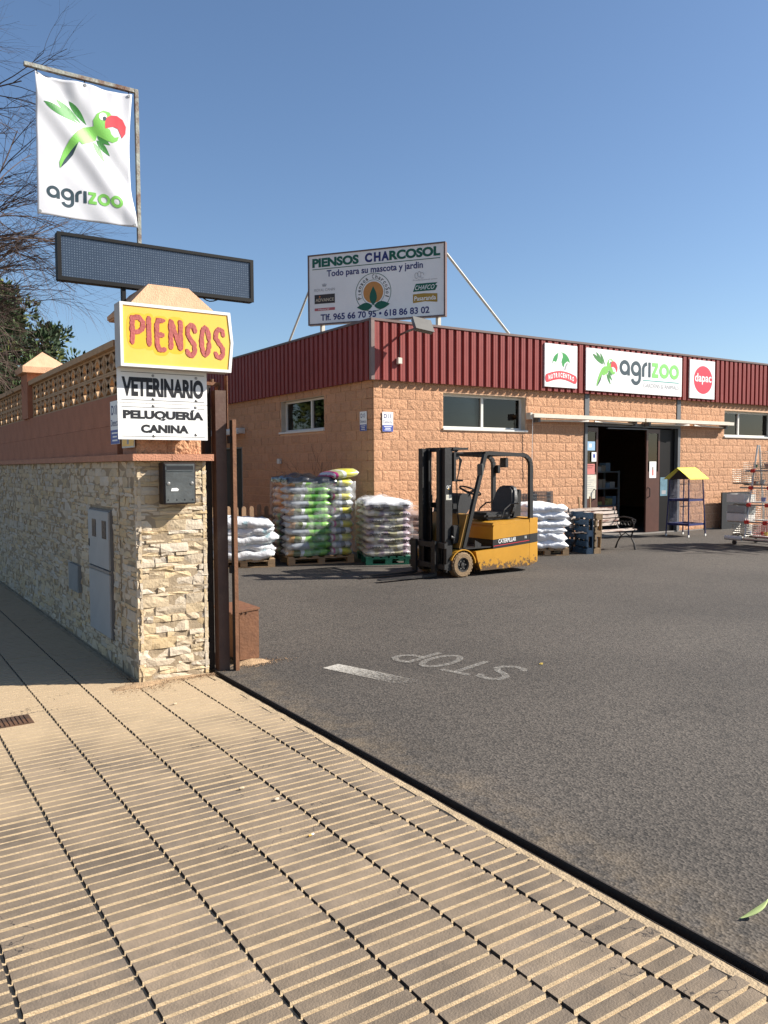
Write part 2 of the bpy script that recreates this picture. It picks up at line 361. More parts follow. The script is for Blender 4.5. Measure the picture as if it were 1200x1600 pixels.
pm = N.new('ShaderNodeMath'); pm.operation = 'MULTIPLY'; L.new(pr.outputs[0], pm.inputs[0]); L.new(cm2.outputs[0], pm.inputs[1])
cmx = N.new('ShaderNodeMath'); cmx.operation = 'MAXIMUM'; L.new(cmm.outputs[0], cmx.inputs[0]); L.new(pm.outputs[0], cmx.inputs[1])
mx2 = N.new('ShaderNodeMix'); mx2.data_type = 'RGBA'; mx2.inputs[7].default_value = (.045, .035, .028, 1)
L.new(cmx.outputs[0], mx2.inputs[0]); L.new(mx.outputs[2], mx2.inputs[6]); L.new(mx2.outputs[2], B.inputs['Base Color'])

M_GRIME_SHADE = mat('joint_grime_shade', (.055, .043, .032), .95, .3, 20)  # near-black grime colour for bar ends, with the joint's shadow painted in
PITCHB, BARW, SW, GAP, HB = .0686, .0562, .359, .0125, .014
TL = PITCHB*5
def tile_mb(w, rg, x0=0, y0=0, nbar=5, ragged=False, mb=None):
    mb = mb or MB(); mb.cur = 1
    mb.box(x0, x0+w, y0, y0+PITCHB*nbar, -.03, -HB)
    for k in range(nbar):
        ya = y0 + PITCHB*k + (PITCHB-BARW)/2 + rg.uniform(-.0015, .0015); yb = ya + BARW + rg.uniform(-.002, .002)
        xa = x0 + GAP/2 + rg.uniform(-.0015, .0015); xb = x0 + w - GAP/2 + rg.uniform(-.0015, .0015)
        if ragged: xb = x0 + w + rg.uniform(-.018, .012)
        h = rg.uniform(-.0012, .0008); c = .0022
        vs = [(xa, ya, -HB), (xb, ya, -HB), (xb, yb, -HB), (xa, yb, -HB), (xa+c*.5, ya+c, h), (xb-c*.5, ya+c, h), (xb-c*.5, yb-c, h), (xa+c*.5, yb-c, h)]
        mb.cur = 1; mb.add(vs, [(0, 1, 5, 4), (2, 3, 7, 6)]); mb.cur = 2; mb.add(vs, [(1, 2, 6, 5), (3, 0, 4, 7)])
        mb.cur = 0; mb.add(vs[4:], [(0, 1, 2, 3)])
    return mb
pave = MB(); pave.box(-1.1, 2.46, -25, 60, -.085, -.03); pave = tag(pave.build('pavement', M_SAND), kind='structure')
mb = MB(); mb.box(-1.25, -1.104, -25, 60, -.09, .0); tag(mb.build('kerb', mat('kerb_concrete', (.33, .3, .26), .9, .2, 5, .3, 60)), kind='structure')
rg = random.Random(3)
variants = []
for i in range(8):
    variants.append(tile_mb(SW, rg).mesh('paving_tile', [M_BAR, M_SAND, M_GRIME_SHADE], center=Vector((0, 0, 0)))[0])
edge_w = 2.405-2.185
edgev = [tile_mb(edge_w, rg, ragged=True).mesh('paving_tile', [M_BAR, M_SAND, M_GRIME_SHADE], center=Vector((0, 0, 0)))[0] for i in range(8)]
stuffmb = MB()
for k in range(-4, 6):
    xs = .39 + SW*k; off = rg.uniform(-.3, 0)
    for j in range(-6, 60):
        y = off + TL*j
        if k == 5 and y > 6.1: continue
        if xs+SW > 1.87 and y > 6.1 and k < 5:
            pass
        near = (k >= -1 and 1.1 < y < 13.2)
        if k == 4 and y > 6.25: continue
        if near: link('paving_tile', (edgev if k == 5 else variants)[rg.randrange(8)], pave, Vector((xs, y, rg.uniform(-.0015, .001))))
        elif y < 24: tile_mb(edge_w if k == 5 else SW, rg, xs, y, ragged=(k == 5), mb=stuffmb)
tag(stuffmb.build('paving_tiles', [M_BAR, M_SAND, M_GRIME_SHADE], pave), kind='stuff')
# sandy mortar edge and the gate's rail channel
mb = MB(); ys = [-10+.06*i for i in range(282)]
vs = []; fs = []
for i, y in enumerate(ys):
    xl = 2.395 + .012*noise.noise((y*6, 1, 0)); xr = 2.452 + .006*noise.noise((y*5, 7, 0)); zz = -.004+.004*noise.noise((y*9, 3, 0))
    vs += [(xl, y, -.012), (xl+.008, y, zz), (xr, y, zz-.001), (xr, y, -.08)]
for i in range(len(ys)-1):
    a = i*4; fs += [(a, a+1, a+5, a+4), (a+1, a+2, a+6, a+5), (a+2, a+3, a+7, a+6)]
tag(mb.add(vs, fs).build('mortar_strip', mat('mortar_sand', (.36, .27, .165), .95, .25, 14, .5, 90)), kind='structure')
M_RUST = mat('rusty_steel', (.085, .05, .032), .75, .3, 8, .3, 60, metal=.3, col2=(.16, .075, .035), c2scale=6)
M_DRUST = mat('dark_rail_steel', (.022, .016, .013), .8, .3, 8, .2, 60)
mb = MB(); mb.box(2.4535, 2.457, -10, 6.31, -.07, -.004); mb.box(2.457, 2.5165, -10, 6.31, -.07, -.062); mb.box(2.5075, 2.516, -10, 6.31, -.062, .004)
tag(mb.build('gate_rail', M_DRUST), 'dark steel rail channel sunk between pavement and asphalt', 'rail')

# painted marks on the asphalt
M_PAINT = mat('worn_paint', (.34, .32, .285), .85, .15, 30, .2, 80)
def wear(m, lo, hi, sc, grad=None):
    N, L, B = nodes(m); tc = N.new('ShaderNodeNewGeometry'); n1 = N.new('ShaderNodeTexNoise'); n1.inputs['Scale'].default_value = sc; n1.inputs['Detail'].default_value = 9; n1.inputs['Roughness'].default_value = .85
    L.new(tc.outputs['Position'], n1.inputs[0]); v = n1.outputs[0]
    if grad:
        s_ = N.new('ShaderNodeSeparateXYZ'); L.new(tc.outputs['Position'], s_.inputs[0]); g = N.new('ShaderNodeMapRange'); g.inputs[1].default_value, g.inputs[2].default_value, g.inputs[3].default_value, g.inputs[4].default_value = grad; L.new(s_.outputs[1], g.inputs[0])
        ad = N.new('ShaderNodeMath'); L.new(v, ad.inputs[0]); L.new(g.outputs[0], ad.inputs[1]); v = ad.outputs[0]
    mr = N.new('ShaderNodeMapRange'); mr.inputs[1].default_value = lo; mr.inputs[2].default_value = hi; L.new(v, mr.inputs[0]); L.new(mr.outputs[0], B.inputs['Alpha'])
wear(M_PAINT, .42, .68, 45)
M_PAINT2 = mat('worn_line_paint', (.4, .375, .33), .85, .15, 30, .2, 80); wear(M_PAINT2, .44, .66, 40, (4.7, 5.9, -.2, .14))
mb = MB(); pl = Plane((4.69, 4.88, .004), (-.27, .963, 0), (-.963, -.27, 0))
# stroke letters, elongated for drivers leaving the yard
_lf = [0]
def st(pts): _lf[0] += .0004; ribbon(mb, pl, pts, .058, _lf[0])
h = .47
st([(.22, h*.8), (.2, h*.93), (.1, h*1.0), (.02, h*.9), (.02, h*.68), (.08, h*.55), (.18, h*.42), (.23, h*.28), (.21, h*.1), (.12, 0), (.03, h*.05), (.0, h*.18)])
st([(.28, h), (.56, h)]); st([(.42, h), (.42, 0)])
st([(.62+.115+.115*math.cos(t), h/2+h/2*math.sin(t)) for t in [i*.393 for i in range(17)]])
st([(.93, 0), (.93, h)]); st([(.93, h*.98), (1.06, h*.98), (1.13, h*.85), (1.13, h*.65), (1.06, h*.5), (.93, h*.48)])
tag(mb.build('stop_lettering', M_PAINT), 'worn white STOP letters painted on the asphalt by the gate', 'road marking')
mb = MB(); n = 14
a0, a1, b0, b1 = Vector((3.29, 5.90, .004)), Vector((3.47, 5.95, .004)), Vector((3.70, 4.56, .004)), Vector((3.92, 4.58, .004))
mb.add([a0.lerp(b0, i/n) for i in range(n+1)] + [a1.lerp(b1, i/n) for i in range(n+1)], [(i, i+1, n+2+i, n+1+i) for i in range(n)])
tag(mb.build('stop_line', M_PAINT2), 'faded white line painted on the asphalt beside the STOP letters', 'road marking')

# ------------------------------------------------------------------ stone cladding
M_STONE = mat('ledge_stone', (.5, .395, .26), .85, .12, 9, .35, 45, rnd_v=.09, rnd_hue=.2, col2=(.5, .36, .2), c2scale=3, c2lo=.56, c2hi=.78)
M_STONEB = mat('ledge_stone_bulk', (.47, .37, .245), .85, .12, 9, .35, 45, rnd_v=.1, rnd_hue=.2, col2=(.46, .33, .18), c2scale=3, c2lo=.56, c2hi=.78, island=True)
M_MORT = mat('stone_backing', (.3, .23, .15), .95, .2, 10, .3, 50)
def ledge_layout(w, h, rg):
    out = []; y = 0
    while y < h-.005:
        rh = min(rg.choice([.03, .042, .055, .07, .085]), h-y)
        if h-y-rh < .03: rh = h-y
        x = rg.uniform(-.12, 0)
        while x < w:
            ww = rg.uniform(.1, .27); xa, xb = max(0, x), min(w, x+ww)
            if w-xb < .03: xb = w
            if xb-xa > .012:
                if rh > .06 and rg.random() < .35:
                    c = rh*rg.uniform(.3, .7); out.append((xa, y, xb, y+c)); 
                    if rg.random() < .4 and xb-xa > .12: q = (xa+xb)/2+rg.uniform(-.03, .03); out += [(xa, y+c, q, y+rh), (q, y+c, xb, y+rh)]
                    else: out.append((xa, y+c, xb, y+rh))
                else: out.append((xa, y, xb, y+rh))
            x = xb if xb == w else x+ww
            if xb == w: break
        y += rh
    return out
def stone_mb(mb, pl, u0, v0, u1, v1, rg, nx=3, ny=2, back=.02):
    """split-faced stone on plane pl, its back flush with d=-back"""
    g = .001; u0 += g; u1 -= g; v0 += g; v1 -= g
    d0 = rg.uniform(.0, .009); tu, tv = rg.uniform(-.008, .008), rg.uniform(-.006, .006); s0 = rg.uniform(0, 99)
    if u1-u0 < .06: nx = 2
    b = len(mb.v); vs = []
    for j in range(ny+1):
        for i in range(nx+1):
            fu, fv = i/nx, j/ny; e = (i in (0, nx)) or (j in (0, ny))
            d = d0 + tu*(fu-.5)*2 + tv*(fv-.5)*2 + rg.uniform(-.004, .006) - (.003 if e else 0)
            vs.append(pl.P(u0+(u1-u0)*(fu if e else fu+rg.uniform(-.12, .12)), v0+(v1-v0)*(fv if e else fv+rg.uniform(-.15, .15)), max(d, -.012)))
    fs = []
    for j in range(ny):
        for i in range(nx):
            a = j*(nx+1)+i
            if rg.random() < .5: fs += [(a, a+1, a+nx+2), (a, a+nx+2, a+nx+1)]
            else: fs += [(a, a+1, a+nx+1), (a+1, a+nx+2, a+nx+1)]
    ring = [i for i in range(nx+1)] + [j*(nx+1)+nx for j in range(1, ny+1)] + [ny*(nx+1)+i for i in range(nx-1, -1, -1)] + [j*(nx+1) for j in range(ny-1, 0, -1)]
    n0 = len(vs)
    for r_ in ring:
        p = vs[r_]; dd = (p-pl.o).dot(pl.n); vs.append(p - pl.n*(dd+back))
    m = len(ring); fs += [(ring[(i+1) % m], ring[i], n0+i, n0+(i+1) % m) for i in range(m)]
    return mb.add(vs, fs)

# gate pillar -------------------------------------------------------
PX0, PX1, PY0, PY1 = 1.892, 2.44, 6.335, 6.84
LZ = 1.756
pil = thing('gate_pillar', 'stone clad gate pillar with peach block top and sloped cap', 'pillar', (2.16, 6.58, 0))
mb = MB(); mb.box(PX0, PX1, PY0, PY1, -.05, LZ-.001); mb.build('core', M_MORT, pil)
rg = random.Random(21)
front = Plane((PX0-.022, PY0, 0), (1, 0, 0), (0, 0, 1)); left = Plane((PX0, PY1, 0), (0, -1, 0), (0, 0, 1)); right = Plane((PX1, PY0-.01, 0), (0, 1, 0), (0, 0, 1))
def clad(parent, pl, w, h, rg, z0=0, limit=None, bulk=None, skip=None, name='stone'):
    lay = ledge_layout(w, h, rg)
    for r_ in lay:
        if skip and any(r_[0] < s[2] and r_[2] > s[0] and r_[1] < s[3] and r_[3] > s[1] for s in skip):
            s = [s for s in skip if r_[0] < s[2] and r_[2] > s[0] and r_[1] < s[3] and r_[3] > s[1]][0]
            if r_[0] >= s[0]-.02 and r_[2] <= s[2]+.02 and r_[1] >= s[1]-.02 and r_[3] <= s[3]+.02: continue
            # trim sideways or vertically
            if r_[0] < s[0]: r_ = (r_[0], r_[1], s[0], r_[3])
            elif r_[2] > s[2]: r_ = (s[2], r_[1], r_[2], r_[3])
            elif r_[1] < s[1]: r_ = (r_[0], r_[1], r_[2], s[1])
            elif r_[3] > s[3]: r_ = (r_[0], s[3], r_[2], r_[3])
            if r_[2]-r_[0] < .015 or r_[3]-r_[1] < .012: continue
        c = pl.P((r_[0]+r_[2])/2, 0)
        if limit is None or limit(c):
            m_ = MB(); stone_mb(m_, pl, *r_, rg); m_.build(name, M_STONE, parent)
        else: stone_mb(bulk, pl, *r_, rg, nx=2, ny=2)
clad(pil, front, PX1-PX0+.036, LZ-.004, rg)
clad(pil, left, PY1-PY0+.012, LZ-.004, rg)
clad(pil, right, PY1-PY0, LZ-.004, rg)
M_LEDGE = mat('peach_concrete', (.43, .2, .12), .9, .16, 12, .4, 80)
M_CAP = mat('peach_render', (.55, .33, .2), .9, .12, 12, .35, 90)
mb = MB()
mb.box(1.838, 2.145, 6.262, 6.86, LZ, LZ+.053); mb.build('ledge', M_LEDGE, pil)
mb = MB(); mb.box(2.149, 2.497, 6.262, 6.86, LZ, LZ+.053); mb.build('ledge', M_LEDGE, pil)
# peach split blocks above the ledge
M_BLOCK = mat('split_block', (.49, .262, .145), .9, .24, 34, 1.0, 52, rnd_v=.07)
M_BMORT = mat('block_mortar', (.6, .38, .24), .95, .1, 10, .3, 60)
def rough_block(w, h, rg, nx=9, ny=5, amp=.009, dep=.03):
    """split-face block centred on the origin, face towards -Y"""
    vs = []; s0 = rg.uniform(0, 200)
    for j in range(ny+1):
        for i in range(nx+1):
            e = i in (0, nx) or j in (0, ny)
            d = amp*((0 if e else .55) + (0 if e else .35*noise.noise((i*.7+s0, j*.7, s0)) + .42*rg.uniform(-1, 1)))
            vs.append((-w/2+w*i/nx, -max(d, 0), -h/2+h*j/ny))
    fs = []
    for j in range(ny):
        for i in range(nx):
            a = j*(nx+1)+i
            fs += [(a, a+1, a+nx+2), (a, a+nx+2, a+nx+1)] if rg.random() < .5 else [(a, a+1, a+nx+1), (a+1, a+nx+2, a+nx+1)]
    ring = [i for i in range(nx+1)] + [j*(nx+1)+nx for j in range(1, ny+1)] + [ny*(nx+1)+i for i in range(nx-1, -1, -1)] + [j*(nx+1) for j in range(ny-1, 0, -1)]
    n0 = len(vs)
    for r_ in ring: vs.append((vs[r_][0], dep, vs[r_][2]))
    m = len(ring); fs += [(ring[(i+1) % m], ring[i], n0+i, n0+(i+1) % m) for i in range(m)]
    return vs, fs
mb = MB(); mb.box(1.915, 2.425, 6.365, 6.80, LZ+.053, 2.904); mb.build('upper_core', M_LEDGE, pil)
for k in range(6):
    z = LZ+.055+.19*k
    for (xa, xb) in (((1.9, 2.14), (2.145, 2.425)) if k % 2 == 0 else ((1.9, 2.27), (2.275, 2.425))):
        if z+.18 > 2.93: continue
        v, f = rough_block(xb-xa, .185, rg, 8, 5, .016); mb = MB(); mb.add([Vector(p)+Vector(((xa+xb)/2, 6.362, z+.0925)) for p in v], f); mb.build('block', M_BLOCK, pil)
# cap: slab and truncated roof
mb = MB(); mb.bbox(1.835, 2.55, 6.28, 6.90, 2.905, 2.962, .012); cap = mb.build('cap', M_CAP, pil)
mb = MB(); x0, x1, y0, y1 = 1.85, 2.535, 6.29, 6.885; zc, zt = 2.962, 3.135
mb.add([(x0, y0, zc), (x1, y0, zc), (x1, y1, zc), (x0, y1, zc), (x0+.16, y0+.045, zt), (x1-.2, y0+.045, zt), (x1-.2, y1-.045, zt), (x0+.16, y1-.045, zt)],
       [(0, 3, 2, 1), (4, 5, 6, 7), (0, 1, 5, 4), (1, 2, 6, 5), (2, 3, 7, 6), (3, 0, 4, 7)]); mb.build('cap_roof', M_CAP, cap)

# perimeter wall -----------------------------------------------------
wall = thing('perimeter_wall', 'long stone clad street wall topped with pierced lattice blocks', 'wall', (1.98, 18, 0))
WY0, WY1, WX = 6.86, 30.0, 1.892
mb = MB(); mb.box(WX, 2.09, WY0, WY1, -.05, LZ-.001); mb.build('core', M_MORT, wall)
bulk = MB(); wl = Plane((WX, WY1, 0), (0, -1, 0), (0, 0, 1)); rg = random.Random(5)
MET = (7.07, .205, 7.80, 1.335)    # meter cabinet, y0 z0 y1 z1
GRY = (8.25, .47, 8.66, .74)
sk = [(WY1-MET[2]-.01, MET[1]-.01, WY1-MET[0]+.01, MET[3]+.01), (WY1-GRY[2]-.01, GRY[1]-.01, WY1-GRY[0]+.01, GRY[3]+.01)]
# the near stones are single pieces, the far ones one mass
cnt = [0]
near_lim = 8.45
wn_ = Plane((WX, 8.6, 0), (0, -1, 0), (0, 0, 1))
def lim(c):
    cnt[0] += 1; return cnt[0] <= 300
sk2 = [(8.6-MET[2]-.01, MET[1]-.01, 8.6-MET[0]+.01, MET[3]+.01), (8.6-GRY[2]-.01, GRY[1]-.01, 8.6-GRY[0]+.01, GRY[3]+.01)]
clad(wall, wn_, 8.6-WY0-.003, LZ-.004, rg, limit=lim, bulk=bulk, skip=sk2)
wf_ = Plane((WX, WY1, 0), (0, -1, 0), (0, 0, 1))
clad(wall, wf_, WY1-8.6, LZ-.004, rg, limit=lambda c: False, bulk=bulk, skip=sk)
tag(bulk.build('stones', M_STONEB, wall), kind='stuff')
M_BAND = mat('terracotta_render', (.36, .15, .085), .9, .14, 4, .3, 70)
y = WY0
while y < WY1:
    mb = MB(); mb.box(1.845, 2.12, y+.002, min(y+.5, WY1), LZ, LZ+.053); mb.build('ledge', M_LEDGE, wall); y += .5
BZ0, BZ1 = LZ+.053, 2.31
y = WY0; k = 0
for r_ in range(2):      # two courses of smooth painted blocks
    y = WY0-(.25 if r_ else 0)
    while y < WY1:
        a, b = max(WY0, y)+.001, min(y+.5, WY1)-.001
        mb = MB(); mb.box(1.885, 2.075, a, b, BZ0+.2505*r_, BZ0+.2505*(r_+1)-.002); mb.build('block', M_BAND, wall); y += .5
# lattice blocks
M_LAT = mat('lattice_concrete', (.43, .28, .16), .9, .14, 10, .4, 80)
LW, LH = .4435, .1965
def lattice_mesh():
    mb = MB(); t = .018; dep = .1
    def bx(a0, a1, z0, z1): mb.box(0, dep, a0, a1, z0, z1)
    # y along wall 0..LW, z 0..LH
    bx(.001, LW-.001, 0.001, t); bx(.001, LW-.001, LH-t, LH-.001)
    # two X cells and an upright petal web between them
    w = LW/2
    for c in range(2):
        y0 = c*w+.001; y1 = (c+1)*w-.001
        cy, cz = (y0+y1)/2, LH/2
        for (ya, za) in ((y0, t), (y1, t), (y0, LH-t), (y1, LH-t)):
            # tapering limb from corner to centre
            d = Vector((cy-ya, cz-za)).normalized(); n = Vector((-d.y, d.x))
            A = Vector((ya, za)); C = Vector((cy, cz)); q = .017; q2 = .026
            p = [A+n*q, A-n*q, C-n*q2, C+n*q2]
            p = [Vector((min(max(u.x, y0), y1), min(max(u.y, t*.6), LH-t*.6))) for u in p]
            mb.prism([(u.x, u.y) for u in p], 'x', .003, dep-.003)
        if c == 0: bx(y0, y0+.012, t, LH-t)
        else: bx(y1-.012, y1, t, LH-t)
    return mb.mesh('lattice_block', M_LAT, center=Vector((0, 0, 0)))[0]
LM = lattice_mesh()
y = 6.9; PIER = [(10.62, 11.02), (15.55, 15.95), (20.5, 20.9)]
segs = [(6.86, 10.62), (11.02, 15.55), (15.95, 20.5), (20.9, 30)]
for (a, b) in segs:
    n = int((b-a+.2)//LW); s_ = (b-a)/n
    for i in range(n):
        for r_ in range(2):
            o = link('lattice_block', LM, wall, Vector((1.915, a+i*s_, BZ1+.003+r_*LH))); o.scale = (1, s_/LW, 1)
    mb = MB(); mb.box(1.87, 2.09, a, b, BZ1+2*LH+.004, 2.762); mb.build('coping', M_LAT, wall)
for (a, b) in PIER:
    mb = MB(); mb.box(1.858, 2.30, a+.002, b-.002, BZ1+.001, 2.86); p = mb.build('pier', M_BAND, wall)
    mb = MB(); x0, x1, y0, y1 = 1.80, 2.36, a-.07, b+.07
    mb.box(x0, x1, y0, y1, 2.861, 2.93); mb.add([(x0, y0, 2.931), (x1, y0, 2.931), (x1, y1, 2.931), (x0, y1, 2.931), ((x0+x1)/2, (y0+y1)/2, 3.15)], [(0, 1, 4), (1, 2, 4), (2, 3, 4), (3, 0, 4), (3, 2, 1, 0)])
    mb.build('pier_cap', M_CAP, p)

# meter cabinet and cover in the wall ---------------------------------
M_CAB = mat('cabinet_grey', (.34, .335, .32), .55, .06, 5, .05, 40)
M_DGLASS = mat('dark_window', (.03, .03, .035), .2, .1, 5)
cb = thing('meter_cabinet', 'tall grey two-door meter cabinet set into the stone wall', 'cabinet', (1.87, 7.43, .2))
mb = MB(); mb.box(1.872, 1.893, MET[0], MET[2], MET[1], MET[3]); mb.build('housing', mat('cabinet_dark', (.16, .15, .14), .7), cb)
mb = MB(); mb.bbox(1.855, 1.8715, MET[0]+.012, MET[2]-.012, .815, MET[3]-.015, .004); d = mb.build('door', M_CAB, cb)
for yy in (7.16, 7.50):
    mb = MB(); mb.bbox(1.851, 1.8545, yy, yy+.13, 1.08, 1.24, .0015); mb.build('viewing_window', M_DGLASS, d)
mb = MB(); mb.bbox(1.85, 1.8545, 7.74, 7.765, .98, 1.05, .002); mb.build('lock', P_BLACK, d)
mb = MB(); mb.bbox(1.855, 1.8715, MET[0]+.012, MET[2]-.012, MET[1]+.012, .775, .004); mb.build('door', M_CAB, cb)
mb = MB(); mb.box(1.849, 1.8715, MET[0]+.005, MET[2]-.005, .783, .806); mb.build('rail', mat('cabinet_rail', (.25, .22, .19), .6), cb)
mb = MB(); mb.box(1.858, 1.893, GRY[0], GRY[2], GRY[1], GRY[3]); mb.box(1.856, 1.858, GRY[0]+.02, GRY[2]-.02, GRY[1]+.02, GRY[3]-.02)
tag(mb.build('wall_cover', mat('cover_grey', (.2, .21, .21), .5, .1, 6)), 'small grey square access cover low in the shaded stone wall', 'access cover')
# ------------------------------------------------------------------ things on the gate pillar
# lightbox
M_WFRAME = mat('white_frame', (.72, .71, .68), .45, .06, 8)
M_YEL = mat('yellow_acrylic', (.82, .49, .085), .35, .06, 2, col2=(.78, .5, .12), c2scale=1.5)
M_LET = mat('faded_red_vinyl', (.38, .085, .075), .6, .22, 14, .2, 60)
M_LETB = mat('old_red_vinyl', (.3, .04, .015), .6, .2, 14)
M_GLOW = mat('deep_yellow', (.82, .43, .03), .4, .05)
bx = thing('lightbox_sign', 'yellow lightbox reading PIENSOS in peeling red letters on the pillar', 'sign', (2.17, 6.2, 2.46))
YF = 6.12; pl = Plane((1.722, YF, 2.46), (1, 0, 0), (0, 0, 1)); WB, HBX = .885, .475
sil = [(0, 0), (WB-.01, 0), (WB+.012, HBX*.5), (WB-.012, HBX), (0, HBX)]
mb = MB(); mb.prism([(pl.o.x+u, pl.o.z+v) for u, v in sil], 'y', YF+.004, 6.262); mb.build('housing', mat('lightbox_side', (.4, .37, .34), .5, .1), bx)
mb = MB(); t = .022
inn = [(t, t), (WB-.01-t, t), (WB+.012-t, HBX*.5), (WB-.012-t, HBX-t), (t, HBX-t)]
n = len(sil); vs = [pl.P(u, v, .004) for u, v in sil] + [pl.P(u, v, .004) for u, v in inn] + [pl.P(u, v, -.004) for u, v in inn] + [pl.P(u, v, -.0035) for u, v in sil]
mb.add(vs, [(i, (i+1) % n, n+(i+1) % n, n+i) for i in range(n)] + [(n+i, n+(i+1) % n, 2*n+(i+1) % n, 2*n+i) for i in range(n)] + [(i, 3*n+i, 3*n+(i+1) % n, (i+1) % n) for i in range(n)])
mb.build('frame', M_WFRAME, bx)
mb = MB(); poly(mb, pl, inn, -.002); mb.build('panel', M_YEL, bx)
LT = [('P', .075, .165, .19, .38), ('I', .20, .16, .235, .385), ('E', .262, .125, .355, .375), ('N', .375, .145, .478, .378), ('S', .505, .105, .59, .36), ('O', .622, .11, .708, .355), ('S', .735, .105, .825, .345)]
def glyph(ch):
    S = {'P': [[(.15, 0), (.15, 1)], [(.15, .92), (.6, .95), (.85, .8), (.85, .6), (.6, .45), (.2, .42)]], 'I': [[(.5, 0), (.5, 1)]],
         'E': [[(.9, .95), (.3, .95), (.18, .8), (.2, .2), (.35, .06), (.95, .08)], [(.2, .5), (.8, .52)]], 'N': [[(.12, 0.02), (.14, 1)], [(.14, .98), (.85, .03)], [(.86, 0), (.88, 1)]],
         'S': [[(.92, .72), (.8, .92), (.5, .97), (.22, .85), (.2, .66), (.5, .5), (.82, .36), (.85, .16), (.6, .03), (.25, .06), (.08, .22)]],
         'O': [[(.5+.36*math.cos(a), .5+.44*math.sin(a)) for a in [i*math.pi/8 for i in range(17)]]]}
    return S[ch]
rg = random.Random(11)
def jag_ribbon(mb, pl, pts, w, d, j, thick=0):
    # resample, then roughen both rims
    P = [Vector(p) for p in pts]; Q = []
    for a, b in zip(P[:-1], P[1:]):
        m_ = max(1, int((b-a).length/.014))
        Q += [a.lerp(b, i/m_) for i in range(m_)]
    Q.append(P[-1]); n = len(Q); A = []; Bq = []
    for i in range(n):
        t_ = (Q[min(i+1, n-1)]-Q[max(i-1, 0)]).normalized(); nn = Vector((-t_.y, t_.x)); e = .45 if i in (0, n-1) else 1
        A.append(Q[i]+nn*(w/2*e+rg.uniform(-j, j))); Bq.append(Q[i]-nn*(w/2*e+rg.uniform(-j, j)))
    vs = [pl.P(p.x, p.y, d) for p in A] + [pl.P(p.x, p.y, d) for p in Bq]
    fs = [(i, i+1, n+i+1, n+i) for i in range(n-1)]
    if thick:
        vs += [pl.P(p.x, p.y, d-thick) for p in A] + [pl.P(p.x, p.y, d-thick) for p in Bq]; m2 = 2*n
        fs += [(i, i+1, m2+i+1, m2+i) for i in range(n-1)] + [(n+i, n+i+1, m2+n+i+1, m2+n+i) for i in range(n-1)] + [(0, n, m2+n, m2), (n-1, 2*n-1, m2+2*n-1, m2+n-1)]
    mb.add(vs, fs)
for (ch, a, b, c, d) in LT:
    G_ = [[(a+(c-a)*p[0], b+(d-b)*p[1]) for p in s_] for s_ in glyph(ch)]
    mb = MB(); e_ = .026
    poly(mb, pl, [(((a+c)/2)+((c-a)/2+e_)*math.copysign(abs(math.cos(t))**.6, math.cos(t)), ((b+d)/2-.004)+((d-b)/2+e_)*math.copysign(abs(math.sin(t))**.6, math.sin(t))) for t in [i*math.pi/16 for i in range(32)]], -.0012-.00006*round(a*30)); mb.build('glow_print', M_GLOW, bx)
    mb = MB()
    for q, s_ in enumerate(G_): jag_ribbon(mb, pl, [(p[0]-.005, p[1]+.002) for p in s_], .033, -.0006+.0002*q, .0045)
    mb.build('letter_shade', M_LETB, bx)
    mb = MB()
    for q, s_ in enumerate(G_): jag_ribbon(mb, pl, s_, .034, .0016+.0002*q, .0035)
    mb.build('letter', M_LET, bx)
# two white plates
M_PLATE = mat('white_plate', (.76, .75, .72), .4, .04, 4)
M_SCREW = mat('screw_steel', (.3, .29, .27), .4, .2, 30, metal=.8)
def plate(name, label, z0, z1, texts, lines, screws, yb=6.232):
    t = thing(name, label, 'sign', (2.065, yb, z0)); p = Plane((1.72, yb-.006, z0), (1, 0, 0), (0, 0, 1))
    mb = MB(); mb.bbox(1.72, 2.432, yb-.006, yb, z0, z1, .0015); mb.build('panel', M_PLATE, t)
    for (s_, r_, bo) in texts:
        mb = MB(); put_text(mb, s_, p, r_, bo, d=.0012); mb.build('lettering', P_BLACK, t)
    mb = MB()
    for (a, b, c, d) in lines: mb.add([p.P(a, b, .001), p.P(c, b, .001), p.P(c, d, .001), p.P(a, d, .001)], [(0, 1, 2, 3)])
    mb.build('rule', P_BLACK, t)
    for (u, v) in screws:
        mb = MB(); mb.lathe([(.011, 0), (.011, .002), (.006, .005), (0, .0055)], p.P(u, v, .0005), (0, -1, 0), 12); mb.build('screw', M_SCREW, t)
plate('veterinary_sign', 'white plate reading VETERINARIO just below the yellow lightbox', 2.198, 2.462, [('VETERINARIO', (.035, .05, .682, .198), .05)],
      [(.03, .232, .69, .2355), (.03, .022, .69, .0255)], [(.275, .213), (.622, .213), (.275, .035), (.622, .035)])
plate('grooming_sign', 'white plate reading PELUQUERÍA CANINA under the VETERINARIO plate', 1.918, 2.196, [('PELUQUERÍA', (.04, .148, .68, .24), .055), ('CANINA', (.175, .052, .555, .117), .055)],
      [(.03, .248, .57, .251), (.63, .248, .69, .251), (.03, .024, .69, .027)], [(.275, .262), (.615, .262), (.275, .03), (.615, .045)])
sbk = thing('sign_bracket', 'rusty steel rails holding the white plates off the pillar', 'bracket', (2.16, 6.28, 2.02))
for z in (2.02, 2.3):
    mb = MB(); mb.box(1.95, 2.38, 6.233, 6.338, z, z+.04); mb.build('rail', M_RUST, sbk)

